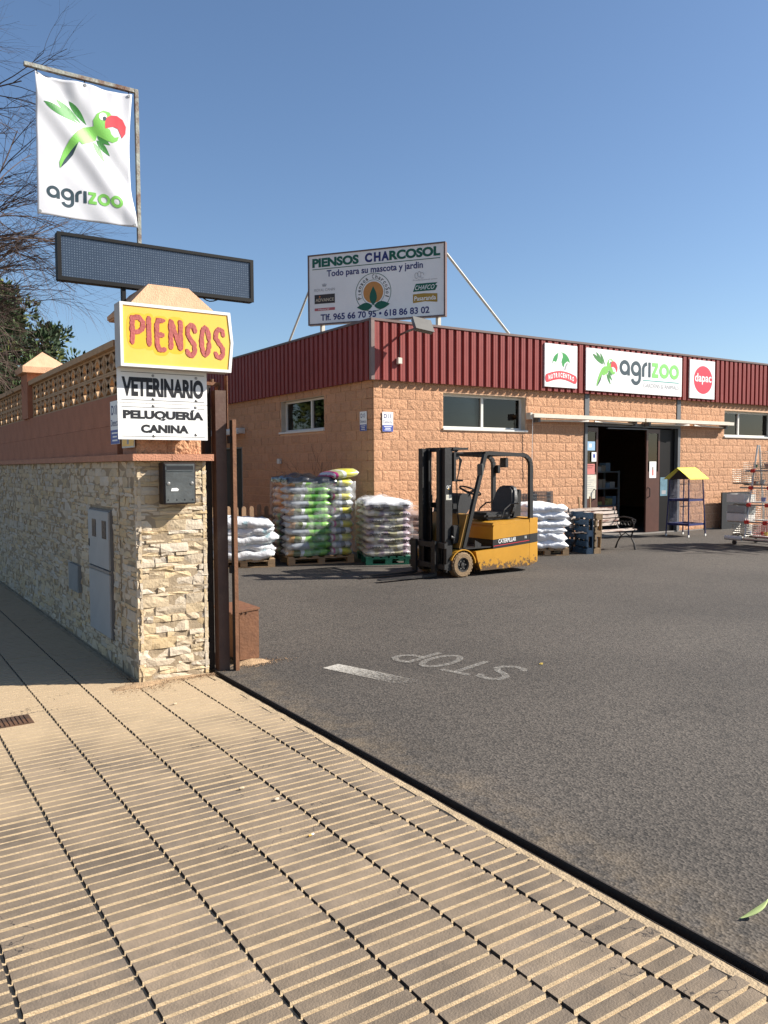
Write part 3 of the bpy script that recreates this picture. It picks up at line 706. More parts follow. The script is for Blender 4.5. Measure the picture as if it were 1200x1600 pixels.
# mailbox
M_MB = mat('mailbox_dark', (.03, .018, .014), .45, .2, 6)
M_MBF = mat('mailbox_steel', (.16, .165, .16), .32, .3, 5, .08, 30, metal=.75)
mbx = thing('mailbox', 'small steel mailbox with dark sides hung on the stone pillar', 'mailbox', (2.2, 6.26, 1.41))
x0, x1, z0, z1, yf, yb = 2.055, 2.315, 1.412, 1.742, 6.195, 6.318
mb = MB(); mb.bbox(x0, x1, yf, yb, z0, z1, .006); mb.build('body', M_MB, mbx)
p = Plane((x0, yf, z0), (1, 0, 0), (0, 0, 1)); w, h = x1-x0, z1-z0
mb = MB(); mb.bbox(x0+.012, x1-.012, yf-.004, yf+.001, z0+.012, z1-.012, .0015); fd = mb.build('door', M_MBF, mbx)
mb = MB(); mb.box(x0+.022, x1-.022, yf-.0055, yf-.0045, z1-.058, z1-.03); mb.build('slot', P_BLACK, fd)
mb = MB(); mb.box(x0+.02, x1-.02, yf-.012, yf-.0045, z1-.066, z1-.06); mb.box(x0+.02, x1-.02, yf-.009, yf-.0045, z1-.026, z1-.02); mb.build('slot_lip', M_MBF, fd)
for u in (.035, .225):
    mb = MB(); mb.lathe([(.014, 0), (.014, .004), (.006, .006), (0, .006)], (x0+u, yf-.0045, z0+.165), (0, -1, 0), 14); mb.build('lock', M_SCREW, fd)
mb = MB(); pp = Plane((x0, yf-.0045, z0), (1, 0, 0), (0, 0, 1)); poly(mb, pp, [(.055, .105), (.11, .105), (.118, .118), (.1, .13), (.06, .127)], .0006); mb.build('paper_remnant', P_WHITE, fd)
for u in (.03, .1, .165, .23): mb = MB(); ellipse(mb, pp, u, .035, .005, .008, .0008, 10); mb.build('vent_hole', P_BLACK, fd)

# alarm stickers on the wall's shaded face
def alarm(name, label, pl, w, h, cat='sign'):
    t = thing(name, label, cat, tuple(pl.o)); n = pl.n
    mb = MB(); vs = [pl.P(0, 0, 0), pl.P(w, 0, 0), pl.P(w, h, 0), pl.P(0, h, 0), pl.P(0, 0, .005), pl.P(w, 0, .005), pl.P(w, h, .005), pl.P(0, h, .005)]
    mb.add(vs, [(0, 3, 2, 1), (4, 5, 6, 7), (0, 1, 5, 4), (1, 2, 6, 5), (2, 3, 7, 6), (3, 0, 4, 7)]); mb.build('panel', P_WHITE, t)
    mb = MB(); poly(mb, pl, [(0.002, .002), (w-.002, .002), (w-.002, h*.33), (.002, h*.33)], .006); mb.build('blue_band', P_SIGNBLUE, t)
    mb = MB(); put_text(mb, 'D', pl, (w*.14, h*.68, w*.42, h*.9), .02, d=.0065)
    for q in range(2): ribbon(mb, pl, [(w*(.5+.14*q)+a[0]*w, h*.79+a[1]*h) for a in arc(0, 0, .1+.02*q, -65, 65, 6)], w*.05, .0065)
    put_text(mb, 'Detecta', pl, (w*.08, h*.42, w*.92, h*.57), .0, d=.0065); mb.build('lettering', P_BLUE, t)
    mb = MB()
    for q, (a, b) in enumerate(((.15, .85), (.25, .75), (.2, .8))): poly(mb, pl, [(w*a, h*(.24-.085*q)), (w*b, h*(.24-.085*q)), (w*b, h*(.275-.085*q)), (w*a, h*(.275-.085*q))], .0068)
    mb.build('small_print', P_WHITE, t)
alarm('alarm_sign', 'blue and white alarm sign on the shaded street wall behind the plates', Plane((1.883, 7.02, 1.90), (0, -1, 0), (0, 0, 1)), .26, .36)
yst = thing('yellow_sticker', 'small yellow notice low behind the white plates', 'notice', (1.883, 6.68, 1.86)); p = Plane((1.884, 6.70, 1.865), (0, -1, 0), (0, 0, 1))
mb = MB(); mb.box(1.880, 1.884, 6.36, 6.70, 1.862, 1.962); mb.build('panel', mat('sticker_white', (.6, .58, .5), .6), yst)
mb = MB(); poly(mb, p, [(.012, .01), (.33, .01), (.33, .09), (.012, .09)], .0055); mb.build('yellow_print', M_GLOW, yst)
mb = MB(); poly(mb, p, [(.15, .025), (.2, .025), (.2, .075), (.15, .075)], .0062); mb.build('symbol', P_GREY, yst)

# LED display
M_BLK = mat('black_casing', (.008, .008, .008), .6, .2, 8, spec=.2)
M_LED = mat('led_panel', (.03, .046, .075), .3, .1, 3)
N, L, B = nodes(M_LED)
tc = N.new('ShaderNodeTexCoord'); mp = N.new('ShaderNodeVectorMath'); mp.operation = 'SCALE'; mp.inputs['Scale'].default_value = 1/.0195; L.new(tc.outputs['Object'], mp.inputs[0])
fr = N.new('ShaderNodeVectorMath'); fr.operation = 'FRACTION'; L.new(mp.outputs[0], fr.inputs[0])
sb = N.new('ShaderNodeVectorMath'); sb.operation = 'SUBTRACT'; sb.inputs[1].default_value = (.5, .5, .5); L.new(fr.outputs[0], sb.inputs[0])
ml = N.new('ShaderNodeVectorMath'); ml.operation = 'MULTIPLY'; ml.inputs[1].default_value = (1, 0, 1); L.new(sb.outputs[0], ml.inputs[0])
ln = N.new('ShaderNodeVectorMath'); ln.operation = 'LENGTH'; L.new(ml.outputs[0], ln.inputs[0])
mr = N.new('ShaderNodeMapRange'); mr.inputs[1].default_value = .17; mr.inputs[2].default_value = .27; mr.inputs[3].default_value = 1; mr.inputs[4].default_value = 0; L.new(ln.outputs['Value'], mr.inputs[0])
wh = N.new('ShaderNodeTexWhiteNoise'); fl = N.new('ShaderNodeVectorMath'); fl.operation = 'FLOOR'; L.new(mp.outputs[0], fl.inputs[0]); f2 = N.new('ShaderNodeVectorMath'); f2.operation = 'MULTIPLY'; f2.inputs[1].default_value = (1, 0, 1); L.new(fl.outputs[0], f2.inputs[0]); L.new(f2.outputs[0], wh.inputs[0])
wr = N.new('ShaderNodeMapRange'); wr.inputs[3].default_value = .45; wr.inputs[4].default_value = 1; L.new(wh.outputs[0], wr.inputs[0])
mm = N.new('ShaderNodeMath'); mm.operation = 'MULTIPLY'; L.new(mr.outputs[0], mm.inputs[0]); L.new(wr.outputs[0], mm.inputs[1])
mx = N.new('ShaderNodeMix'); mx.data_type = 'RGBA'; hs = [n for n in N if n.type == 'HUE_SAT'][0]; L.new(mm.outputs[0], mx.inputs[0]); L.new(hs.outputs[0], mx.inputs[6]); mx.inputs[7].default_value = (.13, .165, .21, 1); L.new(mx.outputs[2], B.inputs['Base Color'])
led = thing('led_display', 'long dark dot matrix display standing above the pillar cap', 'display', (2.2, 6.7, 3.0))
x0, x1, z0, z1, yf, yb = 1.41, 3.053, 3.16, 3.528, 6.66, 6.75
mb = MB(); mb.bbox(x0, x1, yf+.012, yb, z0, z1, .006); mb.build('casing', M_BLK, led)
mb = MB()
for a in ((x0, x1, z0, z0+.03), (x0, x1, z1-.025, z1), (x0, x0+.03, z0+.03, z1-.025), (x1-.03, x1, z0+.03, z1-.025)): mb.box(a[0], a[1], yf, yf+.0118, a[2], a[3])
mb.build('bezel', M_BLK, led)
mb = MB(); mb.box(x0+.031, x1-.031, yf+.009, yf+.0115, z0+.031, z1-.026); mb.build('screen', M_LED, led)
mb = MB(); mb.tube([(x1, yf+.05, 3.34), (x1+.012, yf+.05, 3.34)], .014, 10); mb.build('knob', M_BLK, led)
for x in (1.905, 2.43): mb = MB(); mb.box(x, x+.03, 6.68, 6.73, 3.0, 3.16); mb.build('foot', M_BLK, led)
mb = MB(); mb.tube([(2.6+.03*i, 6.7+.01*math.sin(i), 3.153-.018*math.sin(i*.75)) for i in range(9)], .005, 6); mb.build('cable', M_BLK, led)

# banner frame: an inverted L of rusty tube
M_POLE = mat('old_green_paint_tube', (.3, .31, .27), .7, .2, 9, .3, 60, col2=(.12, .05, .025), c2scale=5, c2lo=.45, c2hi=.62)
gal = thing('banner_post', 'rusty square tube gallows rising behind the dark display', 'post', (2.09, 6.8, 2.98))
mb = MB(); mb.bbox(2.073, 2.105, 6.785, 6.817, 3.1, 4.807, .003); mb.build('post', M_POLE, gal)
mb = MB(); mb.bbox(1.232, 2.0725, 6.785, 6.817, 4.775, 4.807, .003); mb.build('arm', M_POLE, gal)
# cloth banner with its printed logo
M_CLOTH = mat('banner_vinyl', (.6, .6, .62), .28, .03, 2, spec=.6)
bn = thing('banner', 'white vinyl banner with green parrot and agrizoo logo hanging from the post', 'banner', (1.67, 6.78, 3.67))
bX0, bX1, bZ0, bZ1 = 1.308, 2.05, 3.675, 4.752
BW, BH = bX1-bX0, bZ1-bZ0
def bdisp(u, v):
    """u 0..1 left to right, v 0..1 bottom to top: sag and diagonal folds"""
    s_ = (u*.75 + v*.9)
    d = .030*math.exp(-((s_-.80)/.12)**2) - .022*math.exp(-((s_-1.0)/.10)**2) + .018*math.exp(-((s_-.55)/.12)**2)*(1-v)
    d += .035*max(0, u-.86)**1.0*4*(1-v)*math.sin(v*5+1.2) + .006*math.sin(9*u+4*v) + .004*math.sin(31*u+2*v)*max(0, v-.8)*5
    return d
def bpos(u, v):
    xs = -.035*math.sin(v*math.pi)*max(0, u-.55)*2 + .02*(1-v)*(u-.5) 
    return Vector((bX0+BW*u+xs, 6.79-bdisp(u, v), bZ0+BH*v - .012*math.sin(u*math.pi*2)**2*(v > .97)))
mb = MB(); nu, nv = 44, 60
mb.add([bpos(i/nu, j/nv) for j in range(nv+1) for i in range(nu+1)], [(j*(nu+1)+i, j*(nu+1)+i+1, (j+1)*(nu+1)+i+1, (j+1)*(nu+1)+i) for j in range(nv) for i in range(nu)])
me, c = mb.mesh('sheet', M_CLOTH, smooth='all'); sh = link('sheet', me, bn, c)
sd = sh.modifiers.new('thick', 'SOLIDIFY'); sd.thickness = .0015; sd.offset = -1
def bn_post(mb):
    # subdivide flat print and lay it on the cloth
    bm = bmesh.new(); vs = [bm.verts.new(v) for v in mb.v]
    for f in mb.f:
        try: bm.faces.new([vs[i] for i in f])
        except ValueError: pass
    bmesh.ops.triangulate(bm, faces=bm.faces[:])
    for _ in range(6):
        lg = [e for e in bm.edges if e.calc_length() > .03]
        if not lg: break
        bmesh.ops.subdivide_edges(bm, edges=lg, cuts=1); bmesh.ops.triangulate(bm, faces=bm.faces[:])
    bm.verts.index_update()
    mb.v = []; 
    for v in bm.verts:
        u, w_ = v.co.x/BW, v.co.z/BH; p = bpos(u, w_); mb.v.append(Vector((p.x, p.y-.0014+v.co.y, p.z)))
    mb.f = [tuple(x.index for x in f.verts) for f in bm.faces]; mb.m = [0]*len(mb.f); bm.free()
flat = Plane((0, 0, 0), (1, 0, 0), (0, 0, 1))
def TB(x, y):
    u = (x-160)/425; v = (y-(100+95*u))/(640-50*u); return (u*BW, (1-v)*BH)
parrot(bn, flat, TB, bn_post, d=.0)
ma, mz = MB(), MB(); logo_word(ma, mz, flat, .09*BW, .128*BH, .093, 0, wmul=1.05)
bn_post(ma); bn_post(mz); ma.build('dark_lettering', P_DARK, bn); mz.build('green_lettering', P_GREEN, bn)
for u in (.02, .5, .97):
    p = bpos(u, .985); mb = MB(); mb.tube([p+Vector((0, .006, -.004)), p+Vector((0, .012, .02)), Vector((p.x, 6.8, 4.774))], .004, 6); mb.build('tie', M_BLK, bn)
for (u, v) in ((.025, .02), (.975, .015), (.02, .985), (.5, .985), (.97, .985)):
    p = bpos(u, v); mb = MB(); mb.lathe([(.004, 0), (.012, 0), (.012, .002), (.004, .002)], p+Vector((0, -.002, 0)), (0, -1, 0), 12); mb.build('eyelet', M_SCREW, bn)

# ------------------------------------------------------------------ gate: posts and motor box
M_BRN = mat('brown_gate_paint', (.085, .042, .028), .55, .2, 5, .1, 40, col2=(.12, .075, .05), c2scale=3)
M_BRN2 = mat('rusty_brown_paint', (.17, .075, .035), .7, .25, 6, .2, 50, metal=.0, col2=(.1, .04, .02), c2scale=5)
gt = thing('gate_post', 'tall brown steel gate post right beside the stone pillar', 'gate post', (2.57, 6.4, 0))
mb = MB(); mb.box(2.535, 2.628, 6.31, 6.40, 0, 2.335); mb.build('post', M_BRN, gt)
mb = MB(); mb.box(2.475, 2.533, 6.405, 6.47, 0, 2.38); mb.build('back_channel', M_DRUST, gt)
mb = MB(); mb.box(2.44, 2.62, 6.402, 6.47, 2.382, 2.41); mb.box(2.60, 2.616, 6.402, 6.47, 2.1, 2.38); mb.build('bracket', M_BRN2, gt)
mb = MB(); mb.tube([(2.55, 6.42, 2.411), (2.55, 6.42, 2.435)], .02, 8); mb.build('guide_roller', M_RUST, gt)
ga = thing('sliding_gate_edge', 'thin rusty brown angle upright of the sliding gate', 'gate', (2.68, 6.3, 0))
mb = MB(); mb.box(2.653, 2.685, 6.24, 6.246, 0, 2.095); mb.build('flange', M_BRN2, ga)
mb = MB(); mb.box(2.653, 2.659, 6.2465, 6.30, 0, 2.09); mb.build('web', M_DRUST, ga)
for z in (.82, 1.9): 
    mb = MB(); mb.box(2.629, 2.653, 6.262, 6.3, z, z+.06); mb.build('spacer', M_DRUST, ga)
mb = MB(); mb.box(2.648, 2.655, 6.33, 6.39, 2.02, 2.46); mb.build('guide_plate', M_BRN2, ga)
bxm = thing('motor_box', 'rusty brown steel box at the foot of the gate post', 'box', (2.86, 6.6, 0))
mb = MB(); mb.bbox(2.765, 2.955, 6.43, 6.86, .03, .46, .006); mb.build('body', M_BRN2, bxm)
mb = MB(); mb.box(2.69, 2.962, 6.422, 6.868, .463, .478, rot=Matrix.Rotation(R(-4), 3, 'Y'), piv=(2.955, 6.6, .47)); mb.build('lid', M_BRN2, bxm)
for xx in (2.80, 2.84): 
    mb = MB(); mb.tube([(xx, 6.421, .445), (xx, 6.431, .445)], .008, 8); mb.build('bolt', M_RUST, bxm)
mb = MB(); mb.box(2.78, 2.94, 6.45, 6.84, 0, .03); mb.build('base', M_DRUST, bxm)

# loose soil, gravel and litter at the pillar's foot
rg = random.Random(31); mb = MB()
def grain(mb, x, y, s_, z=0):
    pts = [Vector((rg.uniform(-1, 1), rg.uniform(-1, 1), rg.uniform(-.2, 1))) for _ in range(4)]
    b = [Vector((x, y, z))+p*s_ for p in pts]; mb.add(b, [(0, 1, 2), (0, 2, 3), (0, 3, 1), (1, 3, 2)])
for i in range(2600):
    t = rg.random(); x = 1.62+.85*rg.random()**.9; y = 6.285-abs(rg.gauss(0, .075))*(1.6 if x < 2.05 else .7)
    grain(mb, x, y, rg.uniform(.002, .007))
for i in range(900):
    x = 1.86-abs(rg.gauss(0, .05)); y = 6.3+abs(rg.gauss(0, .4)); grain(mb, x, y, rg.uniform(.002, .006))
for i in range(900): grain(mb, 2.86+rg.gauss(0, .16), 6.38+rg.gauss(0, .05), rg.uniform(.003, .009))
tag(mb.build('loose_soil', mat('soil', (.27, .17, .095), .95, .3, 40)), 'sandy soil and grit spilled round the pillar foot', 'soil', kind='stuff')
mb = MB()    # mound under the box and at the corner
for (cx, cy, rx, ry, hh) in ((2.87, 6.42, .2, .09, .04), (1.83, 6.24, .26, .09, .022), (2.15, 6.285, .34, .04, .018)):
    vs = [(cx, cy, hh)]; n = 26
    for r_ in (.5, 1):
        for k in range(n):
            a = 2*math.pi*k/n; q = r_*(1+.25*noise.noise((math.cos(a)*2+cx*9, math.sin(a)*2, r_)))
            vs.append((cx+rx*q*math.cos(a), cy+ry*q*math.sin(a), (hh*.6 if r_ < 1 else -.012)))
    mb.add(vs, [(0, 1+k, 1+(k+1) % n) for k in range(n)] + [(1+k, 1+n+k, 1+n+(k+1) % n, 1+(k+1) % n) for k in range(n)])
tag(mb.build('soil_mound', mat('soil_mound', (.33, .22, .125), .95, .25, 30, .6, 120)), 'low sandy mounds against the pillar and gate box', 'soil', kind='stuff')
# cast cover, cigarette end, pebbles, leaf
cv = thing('utility_cover', 'small rusty ribbed iron cover set in the pavement at left edge', 'cover', (.86, 5.9, 0))
mb = MB(); mb.box(.66, .985, 5.72, 5.94, -.012, .004); mb.build('plate', M_RUST, cv)
for i in range(11): 
    mb = MB(); mb.box(.67+.028*i, .685+.028*i, 5.73, 5.93, .0042, .008); mb.build('rib', M_RUST, cv)
g = gr(486, 1306)
ce = thing('cigarette_end', 'cigarette end with orange filter lying on the pavement', 'cigarette end', (g.x, g.y, 0))
mb = MB(); mb.tube([(g.x-.014, g.y-.004, .005), (g.x+.002, g.y, .005)], .004, 8); mb.build('filter', mat('filter_orange', (.6, .3, .06), .8), ce)
mb = MB(); mb.tube([(g.x+.0022, g.y, .005), (g.x+.016, g.y+.003, .005)], .004, 8); mb.build('paper', P_WHITE, ce)
for (px, py, lab) in ((377, 1233, 'larger pale pebble on the pavement joint'), (432, 1250, 'broken concrete crumb by the pavement crack'), (273, 1101, 'dark grey stone chip on the pavement near the pillar')):
    p = gr(px, py); bm = bmesh.new(); bmesh.ops.create_icosphere(bm, subdivisions=1, radius=.013)
    for v in bm.verts: v.co = Vector((v.co.x*rg.uniform(.9, 1.6), v.co.y*rg.uniform(.7, 1.1), v.co.z*.6))
    mb = MB(); mb.bm(bm, Matrix.Translation((p.x, p.y, .006))); tag(mb.build('pebble', M_STONE), lab, 'pebble')
lf = gr(1185, 1438); mb = MB(); n = 14; vs = []
for i in range(n+1):
    t = i/n; c = Vector((lf.x-.06+.13*t, lf.y+.04-.085*t+.05*t*t, .006+.05*t*t+.01*math.sin(t*3))); w_ = .012*math.sin(math.pi*(.05+.93*t))
    vs += [c+Vector((-.3*w_, w_, .3*w_)), c, c+Vector((.3*w_, -w_, .3*w_))]
mb.add(vs, [q for i in range(n) for q in ((3*i, 3*i+1, 3*i+4, 3*i+3), (3*i+1, 3*i+2, 3*i+5, 3*i+4))])
lo = mb.build('fallen_leaf', mat('leaf_pale_green', (.45, .53, .2), .6, .2, 20), smooth='all'); tag(lo, 'long curled pale green leaf on the asphalt by the rail', 'leaf')
sd = lo.modifiers.new('t', 'SOLIDIFY'); sd.thickness = .0012
p = gr(845, 1038); mb = MB(); mb.box(p.x-.015, p.x+.02, p.y-.012, p.y+.012, .001, .006, rot=Matrix.Rotation(.5, 3, 'Z')); mb.box(p.x+.0, p.x+.025, p.y-.01, p.y+.012, .0065, .009, rot=Matrix.Rotation(.9, 3, 'Z'))
tag(mb.build('paper_scrap', mat('scrap_yellow', (.5, .36, .08), .7)), 'tiny yellow scrap on the asphalt beyond the STOP letters', 'litter')
# ------------------------------------------------------------------ the shop building
BX, BY = 8.44, 13.05           # front left corner of the block walls
BXE, BYE = 27.0, 26.0
ZT = 3.40
bld = thing('shop_building', 'peach split-block shop building with dark red corrugated fascia', 'building', (16, 19, 0))
W1 = (10.13, 12.42, 2.455, 3.2); W2 = (19.66, 22.0, 2.455, 3.17); DR = (14.25, 17.76, 0.0, 2.72)
S1 = (14.98, 17.05, 2.48, 3.22); SD = (19.25, 21.2, 0, 2.27)
COLS = [(14.25, 14.40), (17.62, 17.77)]
fp = Plane((0, BY, 0), (1, 0, 0), (0, 0, 1)); sp = Plane((BX, 0, 0), (0, -1, 0), (0, 0, 1))
def wall_core(name, plane, u0, u1, z0, z1, holes, th, m, d0=-.006):
    us = sorted(set([u0, u1] + [h_[0] for h_ in holes] + [h_[1] for h_ in holes])); zs = sorted(set([z0, z1] + [h_[2] for h_ in holes] + [h_[3] for h_ in holes]))
    mb = MB()
    for a, b in zip(us[:-1], us[1:]):
        run = None
        for c, d in zip(zs[:-1], zs[1:]):
            solid = not any(h_[0] <= (a+b)/2 <= h_[1] and h_[2] <= (c+d)/2 <= h_[3] for h_ in holes)
            if solid: run = (run[0], d) if run else (c, d)
            if (not solid or d == zs[-1]) and run:
                vs = [plane.P(u, v, dd) for dd in (d0, -th) for (u, v) in ((a, run[0]), (b, run[0]), (b, run[1]), (a, run[1]))]
                mb.add(vs, [(0, 1, 2, 3), (7, 6, 5, 4), (0, 4, 5, 1), (1, 5, 6, 2), (2, 6, 7, 3), (3, 7, 4, 0)]); run = None
            elif not solid: run = None
    return mb.build(name, m, bld)
wall_core('wall', fp, BX+.028, BXE, 0, ZT+1.0, [W1, W2, DR], .26, M_BMORT)
wall_core('wall', sp, -BYE, -BY-.27, 0, ZT+1.0, [(-S1[1], -S1[0], S1[2], S1[3]), (-SD[1], -SD[0], 0, SD[3])], .26, M_BMORT, -.016)
mb = MB(); mb.box(BX+.3, BXE, BYE-.2, BYE, 0, ZT+.9); mb.build('wall', M_BMORT, bld)
mb = MB(); mb.box(BXE, BXE+.2, BY+.1, BYE, 0, ZT+.9); mb.build('wall', M_BMORT, bld)
mb = MB(); mb.box(BX+.1, BXE+.2, BY+.1, BYE, ZT+.92, ZT+1.02); mb.build('roof', mat('roof_grey', (.3, .29, .27), .8, .2, 2), bld)
M_FLOOR = mat('shop_floor', (.22, .2, .18), .6, .15, 2)
mb = MB(); mb.box(BX+.27, BXE, BY+.002, BYE-.2, .002, .03); mb.build('floor', M_FLOOR, bld)
# blocks
rg = random.Random(77)
BV = [rough_block(.387, .188, rg) for i in range(14)]; BH2 = [rough_block(.192, .192, rg, 4, 4) for i in range(8)]
SV = [rough_block(.387, .188, rg, 5, 3, .005) for i in range(10)]
BVm = []
def bmesh_of(v, f, rot):
    mb = MB(); mb.add([rot @ Vector(p) for p in v], f); return mb.mesh('block', M_BLOCK, center=Vector((0, 0, 0)))[0]
I3 = Matrix.Identity(3); RL = Matrix.Rotation(R(-90), 3, 'Z')     # face towards -X
FM = [bmesh_of(v, f, I3) for v, f in BV]; SM = [bmesh_of(v, f, RL) for v, f in SV]
jobs = []    # (distance, kind, u-center, z-center, w, h)
def courses(u0, u1, holes, side):
    for k in range(0, 17):
        z0 = .02+.2*k; z1 = z0+.2; off = .0 if k % 2 == 0 else -.2
        u = u0+off
        while u < u1:
            segs_ = [(max(u, u0), min(u+.4, u1))]
            for h_ in holes:
                if h_[2] < z1-.05 and h_[3] > z0+.05:
                    ns = []
                    for (a, b) in segs_:
                        if b <= h_[0] or a >= h_[1]: ns.append((a, b)); continue
                        if a < h_[0]: ns.append((a, h_[0]))
                        if b > h_[1]: ns.append((h_[1], b))
                    segs_ = ns
            for (a, b) in segs_:
                if b-a > .03: jobs.append((a, b, z0, z1, side))
            u += .4
courses(BX, BXE, [W1, W2, DR] + [(c[0], c[1], 2.6, 3.5) for c in COLS], 'f')
courses(BY+.03, BYE, [S1, SD], 's')
def jd(j):
    u = (j[0]+j[1])/2; p = Vector((u, BY, j[2])) if j[4] == 'f' else Vector((BX, u, j[2]))
    d = p-Vector((0, 0, EYE)); c = abs(d.y if j[4] == 'f' else d.x)/d.length
    # on the picture and not behind the bag stacks or fork truck
    z = d.dot(fw); px = 600+F_PX*d.dot(c_r)/z; py = 800-F_PX*d.dot(c_u)/z
    area = (j[1]-j[0])*c/(d.length**2)
    if px > 1215 or px < 362 or py > 850: area *= .01
    if py > 770 and px < 655: area *= .02
    return area
jobs.sort(key=jd, reverse=True)
bulkf = MB(); nb = 0
for (a, b, z0, z1, side) in jobs:
    w = b-a-.013; u = (a+b)/2; z = (z0+z1)/2; full = abs(w-.387) < .002
    pos = Vector((u, BY, z)) if side == 'f' else Vector((BX, u, z)); rot = I3 if side == 'f' else RL
    if nb < 300:
        nb += 1
        if full: link('block', (FM if side == 'f' else SM)[rg.randrange(len(FM if side == 'f' else SM))], bld, pos)
        else:
            v, f = rough_block(w, .188, rg, max(2, int(w/.043)), 5 if side == 'f' else 3, .012 if side == 'f' else .005); link('block', bmesh_of(v, f, rot), bld, pos)
    else:
        if full: v, f = (BV if side == 'f' else SV)[rg.randrange(10)]
        else: v, f = rough_block(w, .188, rg, max(2, int(w/.043)), 5 if side == 'f' else 3, .012 if side == 'f' else .005)
        bulkf.add([pos + rot @ Vector(p) for p in v], f)
M_BLOCKB = mat('split_block_mass', (.49, .262, .145), .9, .24, 34, 1.0, 52, rnd_v=.07, island=True)
tag(bulkf.build('blocks', M_BLOCKB, bld), kind='stuff')
# corrugated fascia, one sheet per metre
M_FASC = mat('dark_red_sheet', (.22, .042, .036), .5, .08, 2, .0, spec=.25, col2=(.24, .05, .043), c2scale=1.2, rnd_v=.04)
M_TRIM = mat('brown_trim', (.12, .075, .065), .5, .1, 4)
M_TRIM2 = mat('corner_trim', (.17, .115, .1), .5, .15, 4)
FZ0, FZ1 = 3.36, 4.47; PIT = .1985
def sheet_mesh(n, flip):
    prof = []
    for i in range(n):
        b = i*PIT
        prof += [(b+.0, .045), (b+.012, .002), (b+.05, .002), (b+.054, .005), (b+.066, .005), (b+.07, .002), (b+.122, .002), (b+.134, .045)]
    prof.append((n*PIT, .045))
    mb = MB(); m = len(prof)
    top, bot = [], []
    mb.add([(u, d, FZ0) for u, d in prof] + [(u, d, FZ1) for u, d in prof] + [(u, d+.0015, FZ0) for u, d in prof] + [(u, d+.0015, FZ1) for u, d in prof],
           [(i, i+1, m+i+1, m+i) for i in range(m-1)] + [(2*m+i, 3*m+i, 3*m+i+1, 2*m+i+1) for i in range(m-1)] + [(i, 2*m+i, 2*m+i+1, i+1) for i in range(m-1)])
    if flip: mb.v = [Vector((v.y, -v.x, v.z)) for v in mb.v]
    return mb.mesh('cladding_sheet', M_FASC, center=Vector((0, 0, 0)))[0]
shf = sheet_mesh(5, False); shs = sheet_mesh(5, True)
FY, FX = 12.945, 8.335     # outer faces of the fascia
n = 19
for i in range(n): link('cladding_sheet', shf, bld, Vector((FX+.06+i*5*PIT, FY, 0)))
for i in range(13): link('cladding_sheet', shs, bld, Vector((FX, FY+.06+(i+1)*5*PIT, 0)))
mb = MB(); mb.box(FX+.052, BXE, FY+.05, BY-.001, FZ0+.01, FZ1+.02); mb.build('fascia_back', M_TRIM, bld)
mb = MB(); mb.box(FX+.052, BX-.001, BY+.002, BYE, FZ0+.01, FZ1+.02); mb.build('fascia_back', M_TRIM, bld)
mb = MB(); mb.box(FX-.012, BXE, FY-.014, FY+.08, FZ1, FZ1+.045); mb.build('top_trim', M_TRIM, bld)
mb = MB(); mb.box(FX-.012, FX+.08, FY+.081, BYE, FZ1, FZ1+.045); mb.build('top_trim', M_TRIM, bld)
mb = MB(); mb.box(FX-.014, FX+.062, FY-.016, FY-.004, FZ0-.005, FZ1-.001); mb.box(FX-.014, FX-.002, FY-.004, FY+.062, FZ0-.005, FZ1-.001); mb.build('corner_trim', M_TRIM2, bld)
# grey steel columns beside the door
M_STEEL = mat('grey_steel', (.1, .105, .11), .5, .12, 4)
for c in COLS:
    mb = MB(); mb.box(c[0]+.003, c[1]-.003, BY-.02, BY+.2, 2.715, 3.365); mb.build('column', M_STEEL, bld)
# windows
M_ALU = mat('white_aluminium', (.62, .6, .55), .4, .05, 4)
M_PLASTER = mat('cream_plaster', (.5, .44, .35), .9, .08, 5, .2, 60)
M_GLASS = bpy.data.materials.new('window_glass'); M_GLASS.use_nodes = True
N = M_GLASS.node_tree.nodes; L = M_GLASS.node_tree.links; N.clear()
o_ = N.new('ShaderNodeOutputMaterial'); mixs = N.new('ShaderNodeMixShader'); tr = N.new('ShaderNodeBsdfTransparent'); gl = N.new('ShaderNodeBsdfGlossy'); fn = N.new('ShaderNodeFresnel')
tr.inputs[0].default_value = (.3, .33, .34, 1); gl.inputs['Roughness'].default_value = .03; fn.inputs[0].default_value = 1.55
L.new(fn.outputs[0], mixs.inputs[0]); L.new(tr.outputs[0], mixs.inputs[1]); L.new(gl.outputs[0], mixs.inputs[2]); L.new(mixs.outputs[0], o_.inputs[0])
def pbox(mb, pl, u0, u1, v0, v1, d0, d1):
    vs = [pl.P(u, v, d) for d in (d0, d1) for (u, v) in ((u0, v0), (u1, v0), (u1, v1), (u0, v1))]
    return mb.add(vs, [(3, 2, 1, 0), (4, 5, 6, 7), (0, 1, 5, 4), (1, 2, 6, 5), (2, 3, 7, 6), (3, 0, 4, 7)])
M_BLIND = mat('grey_roller_blind', (.14, .145, .14), .8, .05, 3)
